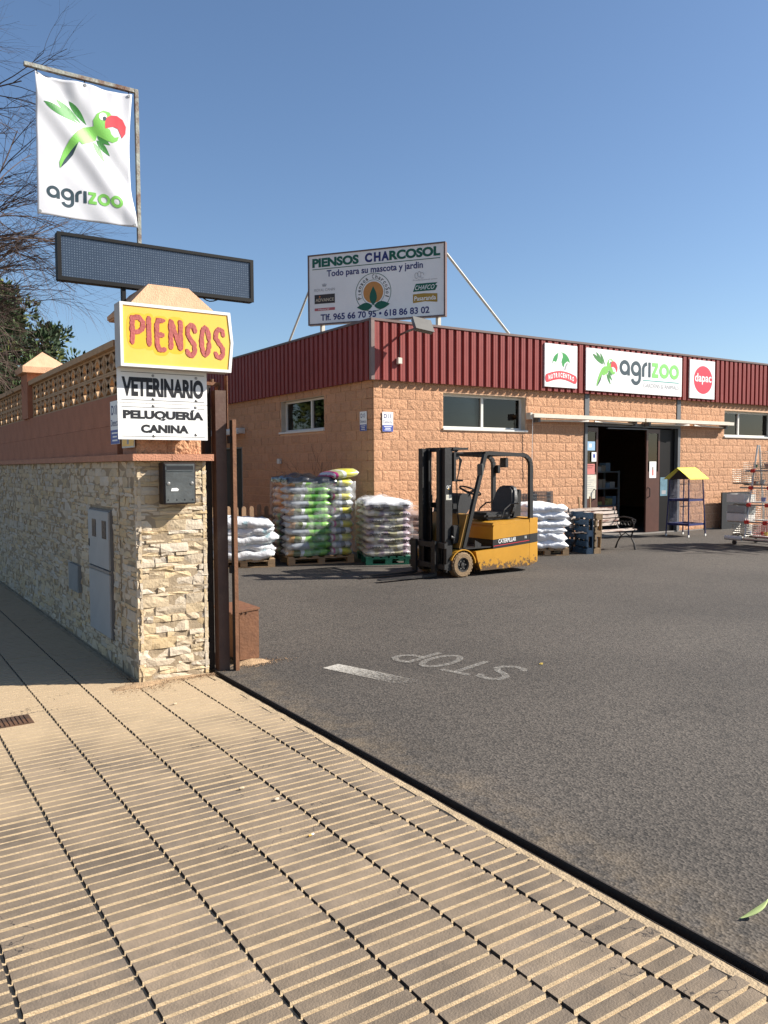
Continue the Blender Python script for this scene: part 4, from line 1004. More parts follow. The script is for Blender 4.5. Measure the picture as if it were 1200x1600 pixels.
def window(pl, u0, u1, z0, z1, split=.5):
    t = .012; dp = -.2
    mb = MB(); pbox(mb, pl, u0, u0+t, z0+.03, z1-t, dp, -.029); pbox(mb, pl, u1-t, u1, z0+.03, z1-t, dp, -.029); pbox(mb, pl, u0, u1, z1-t, z1, dp, -.029)
    root = mb.build('window', M_PLASTER, bld)
    mb = MB(); pbox(mb, pl, u0-.02, u1+.03, z0-.012, z0+.028, dp, .035); mb.build('sill', M_ALU, root)
    mb = MB(); f = .045; a, b, c, d = u0+t+.001, u1-t-.001, z0+.03, z1-t-.001; fz0, fz1 = -.2, -.14
    pbox(mb, pl, a, b, c, c+f, fz0, fz1); pbox(mb, pl, a, b, d-f, d, fz0, fz1); pbox(mb, pl, a, a+f, c+f, d-f, fz0, fz1); pbox(mb, pl, b-f, b, c+f, d-f, fz0, fz1); m_ = a+(b-a)*split; pbox(mb, pl, m_-.03, m_+.03, c+f, d-f, fz0, fz1+.006)
    mb.build('frame', M_ALU, root)
    for (x0_, x1_) in ((a+f, m_-.03), (m_+.03, b-f)):
        mb = MB(); pbox(mb, pl, x0_, x1_, c+f, d-f, -.178, -.172); mb.build('pane', M_GLASS, root)
    mb = MB(); pbox(mb, pl, a+f, b-f, c+f, c+f+(d-c)*.42, -.262, -.258); mb.build('blind', M_BLIND, root)
    return root
window(fp, *W1); window(fp, *W2, split=.36)
window(sp, -S1[1], -S1[0], S1[2], S1[3], split=.62)
# front entrance: steel frame, brown door leaves, dark side light
M_DBR = mat('brown_door', (.075, .03, .022), .35, .12, 4, .05, 30)
M_DARKP = mat('dark_side_panel', (.008, .007, .007), .5, .1, 4, spec=.15)
ent = MB(); ent.box(14.253, 14.335, BY-.03, BY+.15, .031, 2.63); ent.box(17.66, 17.757, BY-.03, BY+.15, .031, 2.63); ent.box(14.253, 17.757, BY-.03, BY+.15, 2.631, 2.714)
ent = ent.build('entrance_frame', M_STEEL, bld)
def leaf(x0, x1, y, handle):
    mb = MB(); mb.box(x0, x0+.06, y, y+.05, .04, 2.6); mb.box(x1-.06, x1, y, y+.05, .04, 2.6); mb.box(x0+.06, x1-.06, y, y+.05, .04, 1.55); mb.box(x0+.06, x1-.06, y, y+.05, 2.5, 2.6)
    d = mb.build('door', M_DBR, bld)
    mb = MB(); mb.box(x0+.061, x1-.061, y+.02, y+.026, 1.551, 2.499); mb.build('pane', M_GLASS, d)
    mb = MB(); mb.tube([(handle, y-.001, 1.15), (handle, y-.06, 1.13), (handle, y-.06, .93), (handle, y-.001, .91)], .013, 8); mb.build('handle', P_BLACK, d)
    return d
leaf(14.34, 14.79, BY+.06, 14.66); leaf(16.55, 17.06, BY+.06, 16.62)
mb = MB(); mb.box(17.065, 17.655, BY+.07, BY+.1, .04, 2.6); sdp = mb.build('side_panel', M_DARKP, bld)
mb = MB(); mb.box(15.05, 16.5, BY-.02, BY+.05, 2.575, 2.605); mb.build('door_closer', M_STEEL, bld)
# notices on the doors: flat sheets
M_PAPER = mat('aged_paper', (.55, .52, .43), .8, .15, 12); M_PINK = mat('pink_paper', (.5, .16, .14), .8, .12, 6); M_LBLUE = mat('light_blue_sticker', (.26, .42, .6), .6, .1, 6)
M_POST = mat('teal_poster', (.1, .19, .24), .5, .3, 8)
def notice(label, x0, x1, z0, z1, m, y=BY+.055, marks=None):
    t = thing('notice', label, 'notice', ((x0+x1)/2, y, z0)); mb = MB(); mb.box(x0, x1, y-.001, y+.003, z0, z1); mb.build('paper', m, t)
    if marks:
        p = Plane((x0, y-.001, z0), (1, 0, 0), (0, 0, 1)); w, h = x1-x0, z1-z0
        for (a, b, c, d, mm_) in marks:
            mb = MB(); poly(mb, p, [(a*w, b*h), (c*w, b*h), (c*w, d*h), (a*w, d*h)], .001); mb.build('print', mm_, t)
ny = BY+.0545
notice('light blue square sticker on the left brown door leaf', 14.39, 14.68, 2.06, 2.27, M_LBLUE, ny, [(.3, .35, .6, .75, P_WHITE)])
notice('small white and blue sticker beside the light blue one', 14.57, 14.73, 1.80, 2.02, P_WHITE, ny, [(.3, .4, .75, .8, P_SIGNBLUE)])
notice('pink paper notice on the left door leaf', 14.38, 14.68, 1.50, 1.745, M_PINK, ny, [(.1, .8, .85, .86, M_DBR), (.1, .6, .7, .65, M_DBR)])
notice('large off-white opening notice under the pink one', 14.345, 14.735, .93, 1.49, M_PAPER, ny, [(.08, .86-.09*i, .5+.4*((i*37) % 10)/10, .88-.09*i, P_GREY) for i in range(8)])
notice('white poster in brown frame on the right door leaf', 16.66, 16.92, 1.39, 1.80, P_WHITE, ny, [(.36, .15, .62, .5, M_PINK), (.42, .5, .58, .68, M_DBR)])
notice('teal poster on the dark panel right of the doors', 17.10, 17.38, .93, 1.4, M_POST, BY+.064, [(.2, .1, .8, .3, P_GREY)])
# inside the shop: shelving with goods
M_SHELF = mat('shelf_grey', (.3, .31, .32), .5, .1, 5)
M_BOXES = [mat('goods_%d' % i, c, .7, .15, 8) for i, c in enumerate(((.5, .4, .3), (.65, .62, .58), (.45, .2, .12), (.3, .4, .5), (.6, .5, .2)))]
def shelving(label, x0, x1, y0, y1, zs, goods):
    t = thing('shelf_unit', label, 'shelf', ((x0+x1)/2, (y0+y1)/2, .03), group=None)
    for (x, y) in ((x0, y0), (x1, y0), (x0, y1), (x1, y1)):
        mb = MB(); mb.box(x-.02, x+.02, y-.02, y+.02, .03, zs[-1]+.05); mb.build('post', M_SHELF, t)
    for z in zs:
        mb = MB(); mb.box(x0-.02, x1+.02, y0-.03, y1+.03, z, z+.03); mb.build('shelf', M_SHELF, t)
    return t
shelving('grey metal shelf unit inside the dark shop doorway', 15.95, 17.3, 14.6, 15.1, (.2, .62, 1.08, 1.52), True)
shelving('second shelf unit deeper inside the shop doorway', 14.9, 15.6, 15.6, 16.1, (.2, .6, 1.0, 1.45), True)
rg = random.Random(9); k = 0
for (x0, x1, y, z) in ((16.3, 17.2, 14.75, 1.111), (16.0, 17.0, 14.75, 1.551), (16.0, 17.2, 14.75, .651), (15.0, 15.6, 15.75, 1.031), (14.95, 15.5, 15.75, 1.481), (15.0, 15.6, 15.75, .631)):
    x = x0
    nm = ['front', 'top', 'lower', 'rear middle', 'rear top', 'rear lower'][k]; k += 1; pos_i = 0
    while x < x1:
        w = rg.uniform(.1, .2); hh = rg.uniform(.1, .24); pos_i += 1
        mb = MB(); mb.bbox(x, x+w-.01, y-.1, y+.15, z, z+hh, .006); mb.box(x+.01, x+w-.02, y-.1015, y-.1002, z+hh*.25, z+hh*.7)
        ci = rg.randrange(5); od = ['leftmost', 'second', 'third', 'fourth', 'fifth', 'sixth', 'seventh', 'eighth', 'ninth', 'tenth', 'eleventh'][pos_i-1]
        tag(mb.build('carton', [M_BOXES[ci]]), '%s %s carton from the left on the %s shelf inside the doorway' % (od, ['tan', 'grey', 'red brown', 'blue grey', 'ochre'][ci], nm), 'carton', 'cartons on the shop shelves'); x += w
# side door and its little awning on the shaded wall
mb = MB(); mb.box(BX+.02, BX+.15, SD[0]+.002, SD[0]+.08, .031, SD[3]-.003); mb.box(BX+.02, BX+.15, SD[0]+.08, SD[1]-.002, SD[3]-.08, SD[3]-.003); sdf = mb.build('side_door_frame', mat('side_frame', (.2, .2, .19), .5), bld)
mb = MB(); mb.box(BX+.08, BX+.12, SD[0]+.081, SD[1]-.01, .031, SD[3]-.082); mb.build('side_door', M_DARKP, bld)
aw2 = thing('side_awning', 'rolled white awning over the side door on the shaded wall', 'awning', (8.2, 20, 2.6))
mb = MB(); mb.tube([(8.27, 19.0, 2.63), (8.27, 22.0, 2.63)], .07, 14); mb.build('roller', M_ALU, aw2)
mb = MB(); mb.box(8.28, 8.438, 19.05, 19.1, 2.56, 2.7); mb.build('bracket', M_ALU, aw2)
mb = MB(); mb.box(8.18, 8.24, 19.0, 22.0, 2.545, 2.59); mb.build('front_bar', M_ALU, aw2)
mb = MB(); mb.bbox(8.36, 8.4355, 16.98, 17.1, 1.78, 1.9, .01); tag(mb.build('wall_box', M_ALU), 'little grey junction box on the shaded block wall', 'junction box')

# long folded awning over the entrance
M_CREAM = mat('cream_awning_metal', (.6, .54, .45), .45, .08, 3)
M_CANV = mat('cream_canvas', (.55, .47, .36), .85, .1, 6)
aw = thing('entrance_awning', 'long folded cream awning above the shop entrance', 'awning', (16.1, 12.8, 2.75))
for (xa, xb) in ((12.42, 16.08), (16.14, 19.72)):
    mb = MB(); mb.tube([(xa, 12.93, 2.80), (xb, 12.93, 2.80)], .052, 14); mb.build('roller', M_CANV, aw)
    mb = MB(); mb.box(xa, xb, 12.80, 12.855, 2.755, 2.835); mb.build('front_bar', M_CREAM, aw)
    mb = MB(); xm = (xa+xb)/2
    mb.tube([(xa+.25, 12.96, 2.70), (xm-.1, 12.83, 2.715)], .022, 8); mb.tube([(xb-.25, 12.96, 2.70), (xm+.1, 12.83, 2.715)], .022, 8); mb.build('folding_arm', M_CREAM, aw)
    for x in (xa+.2, xb-.25):
        mb = MB(); mb.box(x, x+.06, 12.87, 13.035, 2.66, 2.79); mb.build('bracket', M_STEEL, aw)
mb = MB(); mb.tube([(12.5, 12.93, 2.75), (12.5, 12.95, 1.5)], .009, 6); mb.build('crank_rod', M_ALU, aw)
mb = MB(); mb.box(12.37, 12.43, 12.86, 13.0, 2.72, 2.86); mb.build('end_cap', M_CREAM, aw)

# ------------------------------------------------------------------ signs on the fascia
M_SIGN = mat('sign_white', (.74, .74, .73), .4, .03, 3)
def fascia_sign(name, label, x0, x1, z0, z1):
    t = thing(name, label, 'sign', ((x0+x1)/2, FY-.02, z0)); mb = MB(); mb.bbox(x0, x1, FY-.03, FY+.001, z0, z1, .003); mb.build('panel', M_SIGN, t)
    return t, Plane((x0, FY-.03, z0), (1, 0, 0), (0, 0, 1)), x1-x0, z1-z0
t, p, w, h = fascia_sign('feed_brand_sign', 'small white sign with animals and red NUTRICENTRO ribbon on fascia', 12.84, 13.86, 3.45, 4.40)
mb = MB(); ellipse(mb, p, w*.5, h*.55, w*.27, h*.27, .0025); mb.build('green_disc', mat('disc_green', (.02, .25, .05), .5), t)
mb = MB()   # white animals: sheep body and head, horse head, dog
poly(mb, p, [(w*a, h*b) for a, b in ((.22, .34), (.22, .52), (.26, .6), (.34, .58), (.38, .66), (.4, .78), (.44, .82), (.52, .8), (.54, .72), (.5, .62), (.52, .52), (.56, .46), (.6, .56), (.68, .62), (.74, .6), (.83, .5), (.85, .44), (.8, .42), (.76, .46), (.76, .34))], .0035); mb.build('animal_shape', P_WHITE, t)
mb = MB()
for pts in (((.24, .5), (.3, .56), (.34, .5)), ((.4, .7), (.46, .76), (.52, .72)), ((.5, .6), (.46, .5), (.48, .38)), ((.62, .42), (.66, .52), (.74, .56), (.78, .5)), ((.36, .4), (.4, .5))): ribbon(mb, p, [(w*a, h*b) for a, b in pts], .012, .0042+.0002*len(pts)+pts[0][0]*.0005)
poly(mb, p, [(w*a, h*b) for a, b in ((.58, .42), (.63, .55), (.68, .6), (.7, .57), (.65, .5), (.62, .4))], .0042); mb.build('animal_lines', P_GREY, t)
rib = [(w*(.07+.86*i/10), h*(.2+.09*math.sin(math.pi*i/10))) for i in range(11)]
mb = MB(); ribbon(mb, p, rib, h*.19, .005); ellipse(mb, p, rib[0][0], rib[0][1], h*.06, h*.095, .0048, 14); ellipse(mb, p, rib[-1][0], rib[-1][1], h*.06, h*.095, .0048, 14); mb.build('red_ribbon', P_RED, t)
mb = MB(); S_ = 'NUTRICENTRO'
for i, ch in enumerate(S_):
    f_ = (i+.5)/len(S_); cx = w*(.1+.8*f_); cy = h*(.2+.09*math.sin(math.pi*(.03+.94*f_))); cw = .026 if ch == 'I' else .055
    put_text(mb, ch, p, (cx-cw*.5, cy-h*.055, cx+cw*.5, cy+h*.055), .04, d=.006)
mb.build('lettering', P_WHITE, t)
t, p, w, h = fascia_sign('shop_sign', 'large white agrizoo sign with green parrot over the entrance', 14.15, 17.63, 3.43, 4.40)
def TP(x, y): return (.06*w+(x-192)/373*w*.245, h*(.93-(y-215)/315*.83))
parrot(t, p, TP, None, d=.003)
ma, mz = MB(), MB(); logo_word(ma, mz, p, w*.325, h*.43, h*.37, .003, wmul=1.045); ma.build('dark_lettering', P_DARK, t); mz.build('green_lettering', P_LGREEN, t)
mb = MB(); poly(mb, p, [(w*.57, h*.335), (w*.965, h*.335), (w*.965, h*.355), (w*.57, h*.355)], .003); mb.build('rule', mat('print_teal', (.05, .3, .26), .5), t)
mb = MB(); put_text(mb, 'GARDENS & ANIMALS', p, (w*.575, h*.17, w*.965, h*.275), -.006, d=.003); mb.build('small_lettering', P_GREY, t)
t, p, w, h = fascia_sign('round_brand_sign', 'small white sign with red disc reading dapac on fascia', 17.95, 19.0, 3.42, 4.40)
mb = MB(); ellipse(mb, p, w*.53, h*.49, w*.37, h*.365, .0025, 48); mb.build('red_disc', mat('disc_red', (.62, .03, .06), .5, .04), t)
mb = MB(); put_text(mb, 'dapac', p, (w*.2, h*.37, w*.86, h*.66), .015, d=.004); mb.build('lettering', P_WHITE, t)

# alarm signs on the corner
alarm('alarm_sign', 'alarm sign on the sunlit front wall beside the building corner', Plane((8.63, BY-.018, 2.38), (1, 0, 0), (0, 0, 1)), .25, .38)
alarm('alarm_sign', 'alarm sign on the shaded side wall beside the building corner', Plane((BX-.012, 13.52, 2.40), (0, -1, 0), (0, 0, 1)), .25, .38)
# floodlight on the fascia
fl = thing('floodlight', 'grey floodlight on an arm at the fascia corner', 'floodlight', (9.1, 12.8, 4.3))
M_LAMP = mat('lamp_grey', (.14, .14, .13), .4, .15, 8, metal=.3)
rm = Matrix.Rotation(R(-35), 3, 'X') @ Matrix.Rotation(R(8), 3, 'Y')
mb = MB(); mb.box(8.98, 9.36, 12.42, 12.5, 4.22, 4.5, rot=rm, piv=(9.17, 12.46, 4.36)); mb.build('head', M_LAMP, fl)
mb = MB(); mb.box(8.965, 9.375, 12.405, 12.419, 4.205, 4.515, rot=rm, piv=(9.17, 12.46, 4.36)); mb.build('rim', mat('lamp_rim', (.1, .095, .085), .4, .1), fl)
mb = MB(); mb.tube([(9.0, 12.94, 4.25), (9.0, 12.7, 4.28), (9.1, 12.5, 4.33)], .022, 8); mb.build('arm', M_LAMP, fl)
mb = MB(); mb.tube([(8.97, 12.93, 4.2), (8.985, 12.935, 4.0), (8.96, 12.935, 3.82)], .008, 6); mb.build('cable', P_BLACK, fl)
jb = MB(); jb.bbox(8.9, 9.0, 12.875, 12.944, 3.68, 3.80, .008); tag(jb.build('junction_box', M_CREAM), 'small cream junction box under the floodlight', 'junction box')

# ------------------------------------------------------------------ rooftop billboard
bA, bB = Vector((8.63, 15.98, 0)), Vector((10.49, 13.44, 0)); ax = (bB-bA).normalized(); nrm = Vector((ax.y, -ax.x, 0))
BL_, zb0, zb1 = (bB-bA).length, 4.83, 6.36
bb = thing('billboard', 'rooftop billboard reading PIENSOS CHARCOSOL standing across the corner', 'billboard', tuple((bA+bB)/2+Vector((0, 0, 4.4))))
p = Plane(bA+Vector((0, 0, zb0)), ax, (0, 0, 1))
M_BBW = mat('billboard_white', (.72, .72, .71), .5, .05, 2)
mb = MB(); pbox(mb, p, .02, BL_-.02, .02, zb1-zb0-.02, -.1, 0); mb.build('panel', M_BBW, bb)
mb = MB(); hh = zb1-zb0
pbox(mb, p, 0, BL_, 0, .03, -.12, .012); pbox(mb, p, 0, BL_, hh-.03, hh, -.12, .012); pbox(mb, p, 0, .03, .0301, hh-.0301, -.12, .012); pbox(mb, p, BL_-.03, BL_, .0301, hh-.0301, -.12, .012); mb.build('frame', M_TRIM, bb)
def bt(s_, a, b, c, d, m, bold=.02, nm='lettering', shear=0): mb = MB(); put_text(mb, s_, p, (a*BL_, b*hh, c*BL_, d*hh), bold, shear, d=.004); return mb.build(nm, m, bb)
bt('PIENSOS', .035, .815, .385, .945, P_BGREEN, .05); bt('C', .43, .82, .483, .95, P_BLUE, .05); bt('H', .496, .82, .545, .95, P_BLUE, .05); bt('A', .55, .82, .606, .95, P_BLUE, .05); bt('RCOSOL', .607, .82, .965, .95, P_BGREEN, .05)
mb = MB(); poly(mb, p, [(.035*BL_, .785*hh), (.965*BL_, .785*hh), (.965*BL_, .795*hh), (.035*BL_, .795*hh)], .004); mb.build('rule', P_BGREEN, bb)
bt('Todo para su mascota y jardin', .145, .645, .845, .765, P_BLUE, .022)
bt('Tlf. 965 66 70 95 • 618 86 83 02', .095, .055, .89, .15, P_BLUE, .025)
cx, cy, r0 = .49*BL_, .40*hh, .215*hh
mb = MB(); ribbon(mb, p, arc(cx, cy, r0+.075, 0, 360, 40)[:-1], .012, .004, True); mb.build('ring', P_BGREEN, bb)
mb = MB(); ribbon(mb, p, arc(cx, cy, r0-.065, 0, 360, 40)[:-1], .008, .004, True); mb.build('ring', P_BGREEN, bb)
mb = MB(); ellipse(mb, p, cx, cy, r0-.1, r0-.1, .0035, 36); mb.build('ochre_disc', mat('disc_ochre', (.45, .2, .05), .5), bb)
mb = MB(); s_ = 'Piensos CharcoSol'
for i, ch in enumerate(s_):
    if ch == ' ': continue
    a = 205-230*(i+.5)/len(s_); c = Vector((cx+r0*math.cos(R(a)), cy+r0*math.sin(R(a)))); q = Plane(p.P(c.x, c.y, 0), ax*math.cos(R(a-90))+Vector((0, 0, 1))*math.sin(R(a-90)), -ax*math.sin(R(a-90))+Vector((0, 0, 1))*math.cos(R(a-90)))
    cw = .018 if ch in 'il' else .05; up_ = ch in 'PCSlh'
    put_text(mb, ch, q, (-cw/2, -.04, cw/2, .05 if up_ else .02), .01, d=.004)
mb.build('curved_lettering', P_BLACK, bb)
for pts in (leafshape((cx, cy-.27), (cx, cy+.13), .17), leafshape((cx-.02, cy-.29), (cx-.38, cy-.3), .17), leafshape((cx+.02, cy-.29), (cx+.38, cy-.27), .17)):
    mb = MB(); poly(mb, p, pts, .005+.0004*len(bb.children)/30); mb.build('leaf_emblem', P_BGREEN, bb)
bt('ROYAL CANIN', .05, .475, .205, .515, P_GREY, -.004)
mb = MB()
for dx in (-.05, -.025, 0, .025, .05): ribbon(mb, p, [(.125*BL_+dx*.6, .54*hh), (.125*BL_+dx, .585*hh-abs(dx)*.3)], .012, .004)
mb.build('crown_emblem', P_GREY, bb)
mb = MB(); poly(mb, p, [(.05*BL_, .30*hh), (.205*BL_, .30*hh), (.205*BL_, .43*hh), (.05*BL_, .43*hh)], .0035); mb.build('dark_brand_panel', mat('panel_dark', (.035, .028, .026), .5), bb)
bt('ADVANCE', .058, .33, .197, .375, mat('print_beige', (.5, .42, .3), .5), .015)
mb = MB(); ellipse(mb, p, .09*BL_, .4*hh, .018, .02, .0042, 10); mb.build('dot', mat('print_orange', (.5, .16, .04), .5), bb)
mb = MB(); poly(mb, p, [(.05*BL_, .2*hh), (.205*BL_, .2*hh), (.205*BL_, .238*hh), (.05*BL_, .238*hh)], .0035); mb.build('red_brand_panel', mat('panel_pale_red', (.42, .1, .11), .5), bb)
bt('Natural', .08, .208, .16, .23, P_WHITE, .0)
mb = MB()
for (a, b) in ((.8, .575), (.82, .59), (.84, .572)): ribbon(mb, p, [(a*BL_+.035*math.cos(t_), b*hh+.06*math.sin(t_)) for t_ in [i*.5 for i in range(12)]], .008, .004+a*.01)
mb.build('line_emblem', P_GREY, bb)
bt('Professional pets', .775, .5, .945, .525, P_GREY, -.004)
mb = MB(); poly(mb, p, [(a*BL_, b*hh) for a, b in ((.795, .465), (.945, .465), (.93, .435), (.945, .42), (.93, .36), (.775, .36))], .0035); mb.build('green_brand_panel', P_BGREEN, bb)
bt('CHAFCO', .79, .38, .925, .44, P_WHITE, .0, shear=.3)
mb = MB(); poly(mb, p, [(a*BL_, b*hh) for a, b in ((.775, .325), (.85, .33), (.945, .315), (.945, .2), (.86, .22), (.775, .205))], .0035); mb.build('ochre_brand_panel', mat('panel_ochre', (.33, .2, .03), .5), bb)
bt('Pasaranda', .785, .235, .935, .295, P_WHITE, .01)
M_POSTW = mat('pale_post', (.45, .43, .38), .6, .15, 6)
for u in (.27, BL_-.2):
    mb = MB(); q = p.P(u, 0, -.16); mb.box(q.x-.04, q.x+.04, q.y-.04, q.y+.04, 4.42, zb1-.1); mb.build('post', M_POSTW, bb)
mb = MB(); mb.tube([p.P(.03, .95, -.14), Vector((8.5, 16.8, 4.42))], .025, 8); mb.build('brace', M_POSTW, bb)
mb = MB(); mb.tube([p.P(BL_-.02, 1.32, -.14), Vector((12.5, 13.45, 4.42))], .03, 8); mb.build('brace', M_POSTW, bb)
# ------------------------------------------------------------------ pallets and sacks in the yard
M_WOOD = mat('pallet_wood', (.3, .2, .11), .85, .25, 5, .3, 40, stretch=(1, 6, 6), rnd_v=.15)
M_GRWOOD = mat('green_pallet_paint', (.01, .11, .07), .7, .2, 5, .2, 40)
M_BLWOOD = mat('blue_pallet_paint', (.01, .035, .07), .7, .25, 5, .2, 40, col2=(.15, .12, .09), c2scale=3, c2lo=.62, c2hi=.75)
def pallet_parts(t, w, d, m, M=None, h=.144):
    """parts in local coordinates: origin at front left bottom corner, w along x, d along y"""
    def bx(nm, *a):
        mb = MB(); mb.box(*a)
        if M is not None: mb.v = [M @ v for v in mb.v]
        mb.build(nm, m, t)
    n = 7; bw = w/n*.78
    for j in range(3):
        y = (d-.1)*j/2
        bx('bottom_board', 0, w, y, y+.1, 0, .02)
        for i in range(3): x = (w-.12)*i/2; bx('pallet_block', x, x+.12, y+.001, y+.099, .0205, .1)
        bx('stringer', 0, w, y+.0005, y+.0995, .1005, .12)
    n = 6
    for i in range(n):
        x = (w-.1)*i/(n-1); bx('top_board', x, x+.1, 0, d, .1205, h)
def sack_mesh(L_, D_, H_, seed, mats, wr=.012, seam=True):
    rg_ = random.Random(seed); nx, nc = 13, 16; mb = MB(); vs = []
    for i in range(nx+1):
        x = -1+2*i/nx; e = abs(x)
        hz = (1-e**7)**.5 if e < .999 else .2; dy = (1-.16*e**5)
        hz = max(hz, .24)
        for k in range(nc):
            a = 2*math.pi*k/nc; ca, sa = math.cos(a), math.sin(a); q = .62
            yy = math.copysign(abs(ca)**q, ca)*D_/2*dy; zz = math.copysign(abs(sa)**.75, sa)*H_/2*hz*(1-.25*abs(ca)**3)
            p = Vector((x*L_/2*(.97+.03*math.cos(a)), yy, zz))
            nz_ = noise.noise((p.x*7+seed*3.1, p.y*7, p.z*9+seed)) + .6*noise.noise((p.x*19+seed, p.y*15, p.z*22))
            p *= 1+wr*1.6*nz_; p.z += 1.3*wr*noise.noise((p.x*6, p.y*5, seed)) - .5*wr*math.cos(p.x*5+seed); p.y += wr*noise.noise((p.x*8, seed, p.z*12))
            vs.append(p)
    fs = [(i*nc+k, i*nc+(k+1) % nc, (i+1)*nc+(k+1) % nc, (i+1)*nc+k) for i in range(nx) for k in range(nc)] + [tuple(range(nc))[::-1], tuple(nx*nc+k for k in range(nc))]
    mb.add(vs, fs); return mb.mesh('sack', mats, smooth='all', center=Vector((0, 0, 0)))[0]
# white sack plastic with faint teal print
def sackmat(name, base, rough=.35): return mat(name, base, rough, .06, 4, .25, 14, spec=.6)
M_WS = mat('white_sack', (.62, .63, .64), .32, .08, 5, .9, 16, spec=.6, col2=(.3, .42, .45), c2scale=6, c2lo=.55, c2hi=.62, rnd_v=.04)
M_WS2 = mat('bright_white_sack', (.74, .75, .77), .32, .05, 5, .9, 16, spec=.6, col2=(.55, .6, .66), c2scale=5, c2lo=.6, c2hi=.75)
# printed compost sacks: colour blocks along the sack
def banded(name, stops, rough=.3, nscale=9, namp=.12, axis=0):
    m = mat(name, (.5, .5, .5), rough, .1, 6, .4, 12, spec=.6); N, L, B = nodes(m)
    tc = N.new('ShaderNodeTexCoord'); sx = N.new('ShaderNodeSeparateXYZ'); L.new(tc.outputs['Generated'], sx.inputs[0])
    nz = N.new('ShaderNodeTexNoise'); nz.inputs['Scale'].default_value = nscale; nz.inputs['Detail'].default_value = 5; L.new(tc.outputs['Object'], nz.inputs[0])
    ad = N.new('ShaderNodeMath'); ad.operation = 'MULTIPLY_ADD'; ad.inputs[1].default_value = namp; L.new(nz.outputs[0], ad.inputs[0]); L.new(sx.outputs[axis], ad.inputs[2])
    cr = N.new('ShaderNodeValToRGB'); cr.color_ramp.interpolation = 'CONSTANT'; e = cr.color_ramp.elements; e.remove(e[1])
    for i, (p_, c_) in enumerate(stops):
        el = e[0] if i == 0 else e.new(p_); el.position = p_; el.color = (*c_, 1)
    L.new(ad.outputs[0], cr.inputs[0]); hs = [n for n in N if n.type == 'HUE_SAT'][0]; L.new(cr.outputs[0], hs.inputs['Color']); return m
g_ = (.06, .24, .02); lg = (.2, .42, .08); wt = (.6, .62, .6); tn = (.4, .24, .1); bk = (.025, .025, .03); gy = (.3, .33, .36); pk = (.38, .03, .16); yl = (.55, .5, .06)
M_GS1 = banded('compost_sack_green', [(0, gy), (.1, tn), (.22, (.12, .14, .05)), (.36, wt), (.44, lg), (.6, g_), (.8, lg), (.95, g_)])
M_GS2 = banded('compost_sack_grey', [(0, gy), (.45, (.2, .22, .24)), (.5, lg), (.62, g_), (.88, lg)])
M_GS3 = banded('compost_sack_flower', [(0, pk), (.09, wt), (.16, pk), (.24, (.3, .32, .16)), (.4, wt), (.52, yl), (.8, (.45, .45, .12)), (.95, wt)])
M_GS4 = banded('compost_sack_silver', [(0, wt), (.3, gy), (.5, (.14, .15, .15)), (.7, wt), (.9, gy)])
M_SIDE = banded('compost_sack_side', [(0, bk), (.2, g_), (.45, tn), (.6, bk), (.75, (.3, .2, .1)), (.9, g_)], axis=0)
M_TN = banded('compost_sack_tan', [(0, bk), (.12, (.5, .28, .14)), (.75, bk), (.85, (.5, .28, .14))], nscale=12, namp=.3)
pur = (.3, .24, .28); cr_ = (.62, .6, .52); ol = (.42, .4, .24)
M_CT1 = banded('canna_sack_a', [(0, pur), (.12, cr_), (.3, ol), (.42, pur), (.5, cr_), (.72, ol), (.9, pur)], nscale=14, namp=.25)
M_CT2 = banded('canna_sack_b', [(0, ol), (.15, pur), (.3, cr_), (.5, pur), (.62, ol), (.8, cr_), (.93, pur)], nscale=14, namp=.25)
M_FILM = bpy.data.materials.new('stretch_film'); M_FILM.use_nodes = True
N = M_FILM.node_tree.nodes; L = M_FILM.node_tree.links; N.clear(); o_ = N.new('ShaderNodeOutputMaterial'); mixs = N.new('ShaderNodeMixShader'); tr = N.new('ShaderNodeBsdfTransparent'); pb = N.new('ShaderNodeBsdfPrincipled')
pb.inputs['Base Color'].default_value = (.75, .76, .77, 1); pb.inputs['Roughness'].default_value = .18; tcn = N.new('ShaderNodeTexCoord'); nz = N.new('ShaderNodeTexNoise'); nz.inputs['Scale'].default_value = 6; nz.inputs['Detail'].default_value = 6; L.new(tcn.outputs['Object'], nz.inputs[0])
mr = N.new('ShaderNodeMapRange'); mr.inputs[1].default_value = .42; mr.inputs[2].default_value = .72; mr.inputs[3].default_value = .02; mr.inputs[4].default_value = .38; L.new(nz.outputs[0], mr.inputs[0]); L.new(mr.outputs[0], mixs.inputs[0]); L.new(tr.outputs[0], mixs.inputs[1]); L.new(pb.outputs[0], mixs.inputs[2]); L.new(mixs.outputs[0], o_.inputs[0])
bpn = N.new('ShaderNodeBump'); bpn.inputs['Strength'].default_value = .8; bpn.inputs['Distance'].default_value = .03; n3 = N.new('ShaderNodeTexNoise'); n3.inputs['Scale'].default_value = 9; n3.inputs['Detail'].default_value = 5; L.new(tcn.outputs['Object'], n3.inputs[0]); L.new(n3.outputs[0], bpn.inputs['Height']); L.new(bpn.outputs[0], pb.inputs['Normal'])
M_BFILM = mat('black_film', (.012, .013, .016), .22, .2, 6, .8, 8, spec=.7)
